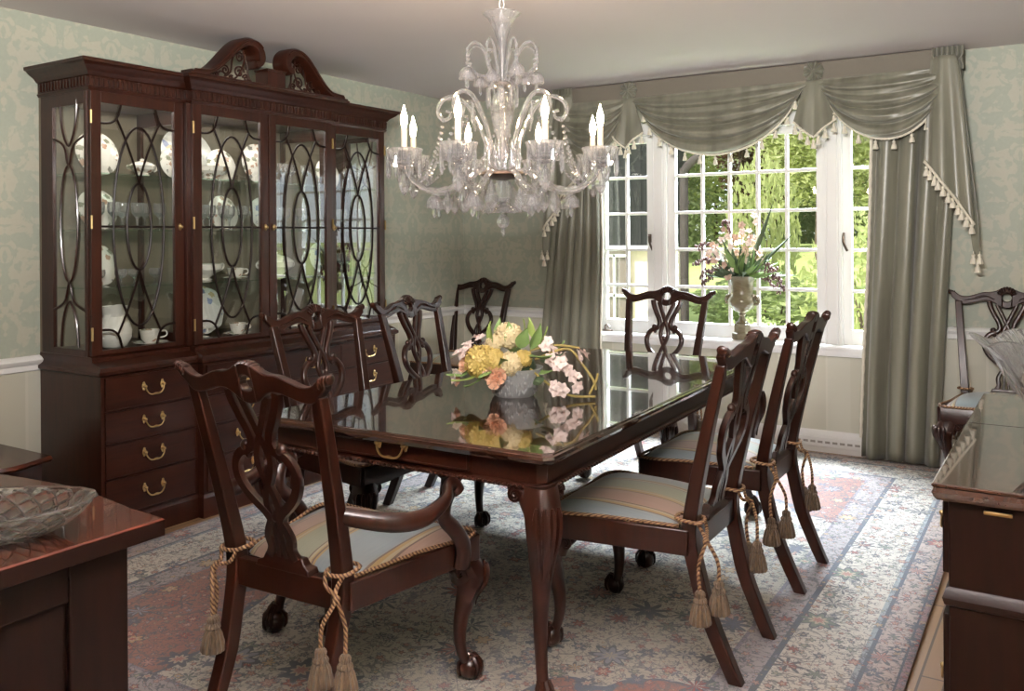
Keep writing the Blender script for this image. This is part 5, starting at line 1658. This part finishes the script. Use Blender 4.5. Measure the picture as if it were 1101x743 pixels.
# marble-look urn and its flowers on the window board
UX, UY = -1.885, YW - .000
t = NT('onyx_urn'); o = t.obj()
n1 = t.noise(t.mapping(o, (3, 3, 9)), 4, 4, .6, 1.0)
t.bsdf(t.ramp(n1, [(.3, (.11, .085, .045)), (.5, (.17, .145, .085)), (.62, (.14, .105, .06)), (.8, (.21, .185, .12))]), .3, Coat_Weight=.15); M['onyx'] = t.m
UR = thing('urn_vase', 'two-handled mottled olive urn on the window seat board', 'vase', (UX, UY - .0, .6855), R(-8))
MB().lathe([(.001, 0), (.072, 0), (.072, .040), (.060, .046), (.056, .052), (.056, .098), (.050, .104), (.001, .105)], 8).build('plinth', M['onyx'], UR, smooth=False, bevel=.003)
MB().lathe([(.040, .104), (.044, .112), (.030, .122), (.019, .140), (.017, .155), (.024, .165), (.020, .172), (.036, .182), (.066, .200), (.088, .228), (.094, .252), (.088, .272), (.074, .290), (.070, .320), (.074, .370), (.084, .405), (.092, .415), (.094, .420), (.084, .420), (.070, .37), (.060, .30), (.001, .28)], 36).build('body', M['onyx'], UR)
for sg in (-1, 1):
    m = MB(); m.tube(spline([(sg * .082, 0, .235), (sg * .112, 0, .240), (sg * .118, 0, .268), (sg * .104, 0, .290), (sg * .088, 0, .282), (sg * .078, 0, .30)], 5), .010, 8)
    m.ball((sg * .106, 0, .276), (.014, .02, .02), 10, 6)
    m.build('handle', M['onyx'], UR)
UB = thing('urn_bouquet', 'tall bouquet of pink orchids and dark foliage rising from the urn', 'flowers', (UX, UY, .6855 + .40), R(15))
MB().ball((0, 0, .01), (.07, .07, .04), 12, 7).build('moss_core', M['leafd'], UB)
random.seed(21)
k = 0
while k < 110:                                   # bushy dark base
    a = random.uniform(0, 2 * pi); el = random.uniform(-.35, 1.2)
    d = V((cos(a) * cos(el), sin(a) * cos(el) * .7, sin(el)))
    st_ = V((cos(a) * .04, sin(a) * .04, .03))
    put('dark_leaf', lambda: leaf_m(.17, .017, .35), M['leafd'] if k % 3 else M['leaf'], UB, st_, d, random.uniform(-1, 1), random.uniform(.75, 1.25), True); k += 1
tips = [(-.24, .06, .16), (-.20, 0, .23), (-.15, -.04, .26), (-.10, 0, .33), (-.05, -.05, .22), (0, 0, .36), (.05, -.03, .32), (.10, -.03, .42), (.04, -.06, .24), (.09, .02, .20), (-.12, -.07, .14), (.02, -.08, .17), (-.07, -.09, .06), (.13, -.02, .17), (-.17, -.05, .17), (.0, .05, .29), (.07, .05, .27), (-.06, .03, .28)]
om = lambda: lily_m(.027, 5, .35, .8)
for i, tp in enumerate(tips):
    MB().tube(spline([(tp[0] * .1, tp[1] * .1, 0), (tp[0] * .45, tp[1] * .45, tp[2] * .62), tp], 5), .0028, 5).build('stem', M['stem'], UB)
    for j in range(2):
        q = (tp[0] + random.uniform(-.025, .025), tp[1] + random.uniform(-.02, .01), tp[2] - j * .045)
        put('orchid', om, M['pinkp'] if (i + j) % 2 else M['lily'], UB, q, (random.gauss(0, .4), -1, random.gauss(.2, .3)), i, random.uniform(.8, 1.15))
for i, (x, y, z) in enumerate([(-.31, 0, .10), (-.27, .02, .02), (-.26, 0, -.03), (-.12, .0, .38), (-.29, .02, .22), (.25, -.02, .0), (.27, -.03, -.05), (.22, -.02, .06), (.24, .0, -.08), (-.22, -.05, .03)]):
    P = [(x * .1, y, .02), (x * .6, y, z * .7 + .06), (x, y, z)]
    S = spline(P, 6)
    m = MB(); m.tube(S, .0025, 5)
    for q in S[6:]:
        for _ in range(3): m.ball((q[0] + random.gauss(0, .008), q[1] + random.gauss(0, .008), q[2] + random.gauss(0, .010)), (.007, .007, .013), 6, 5)
    m.build('seed_spray', M['seed'], UB)
for (d, s) in [((.75, -.1, .62), 1.0), ((.42, 0, .95), 1.25), ((-.3, -.2, .6), .7), ((.9, .1, -.05), .8)]:
    put('sword_leaf', lambda: leaf_m(.40, .016, .08), M['leafd'], UB, (d[0] * .04, 0, .03), d, .9, s, True)
# ------------------------------------------------------------------ light
def area(name, loc, rot, sx, sy, power, col):
    l = bpy.data.lights.new(name, 'AREA'); l.shape = 'RECTANGLE'; l.size = sx; l.size_y = sy; l.energy = power; l.color = col
    o = bpy.data.objects.new(name, l); COL.objects.link(o); o.location = loc; o.rotation_euler = rot
    return o
sun = bpy.data.lights.new('sun', 'SUN'); sun.energy = 9.0; sun.angle = R(1.0); sun.color = (1, .95, .86)
so = bpy.data.objects.new('sun', sun); COL.objects.link(so)
so.rotation_euler = (R(48), 0, R(-38))
# added panel standing in for skylight, out of sight over the window head
area('sky_fill', (-1.9, 7.0, 3.6), (R(-65), 0, 0), 3.2, 1.6, 4700, (.82, .90, 1.0))
# added fill behind the camera, standing for no known hall fixture
area('hall_fill', (-.35, -1.3, 2.40), (R(28), 0, R(10)), 1.2, 1.2, 14, (1, .86, .72))
area('doorway_up_fill', (-.40, .36, 1.98), (R(180 - 30), 0, R(30)), .6, .3, 400, (1, .97, .93))  # added upward fill in the doorway to brighten the ceiling
for i_, (ya, yb_) in enumerate(((-.94, -.56), (-.42, -.06), (.06, .42), (.56, .94))):
    area('cabinet_fill', (XL + .30, CY + (ya + yb_) / 2, ZU1 - .034), (0, 0, 0), .16, yb_ - ya, 1.25, (1, .93, .82))  # unseen fill added under the cabinet top to brighten the china
w = bpy.data.worlds.new('sky'); SC.world = w; w.use_nodes = True
nt = w.node_tree; nt.nodes.clear()
ot = nt.nodes.new('ShaderNodeOutputWorld'); bg = nt.nodes.new('ShaderNodeBackground')
sk = nt.nodes.new('ShaderNodeTexSky'); sk.sky_type = 'HOSEK_WILKIE'; sk.sun_direction = (-.4, -.5, .75); sk.turbidity = 3
mx = nt.nodes.new('ShaderNodeMix'); mx.data_type = 'RGBA'; mx.inputs[0].default_value = .5
nt.links.new(sk.outputs[0], mx.inputs[6]); mx.inputs[7].default_value = (.9, .95, 1.0, 1)
nt.links.new(mx.outputs[2], bg.inputs[0]); bg.inputs[1].default_value = 3.0
nt.links.new(bg.outputs[0], ot.inputs[0])

# ------------------------------------------------------------------ camera
cam = bpy.data.cameras.new('camera'); co_ = bpy.data.objects.new('camera', cam); COL.objects.link(co_)
yaw, ro = R(32.69), R(.388)
fw_ = V((-sin(yaw), cos(yaw), 0)); r0 = V((cos(yaw), sin(yaw), 0)); u0 = V((0, 0, 1))
rx = r0 * cos(ro) - u0 * sin(ro); ux_ = r0 * sin(ro) + u0 * cos(ro)
mw = Matrix((( rx.x, ux_.x, -fw_.x, 0), (rx.y, ux_.y, -fw_.y, 0), (rx.z, ux_.z, -fw_.z, 1.38), (0, 0, 0, 1)))
co_.matrix_world = mw
cam.sensor_width = 36; cam.lens = 947.5 / 1101 * 36
cam.shift_y = -(371.5 - 254.3) / 1101
cam.clip_start = .05; cam.clip_end = 300
SC.camera = co_
vs = SC.view_settings
SC.display_settings.display_device = 'sRGB'
vs.view_transform = 'Standard'; vs.look = 'None'; vs.exposure = 0.12; vs.gamma = 1; vs.use_curve_mapping = False
cy = SC.cycles
cy.use_denoising = True
try: cy.denoiser = 'OPENIMAGEDENOISE'
except Exception: pass
cy.max_bounces = 12; cy.transparent_max_bounces = 24; cy.transmission_bounces = 8; cy.glossy_bounces = 5; cy.diffuse_bounces = 5
cy.caustics_reflective = False; cy.caustics_refractive = False
cy.sample_clamp_indirect = 6; cy.use_light_tree = True
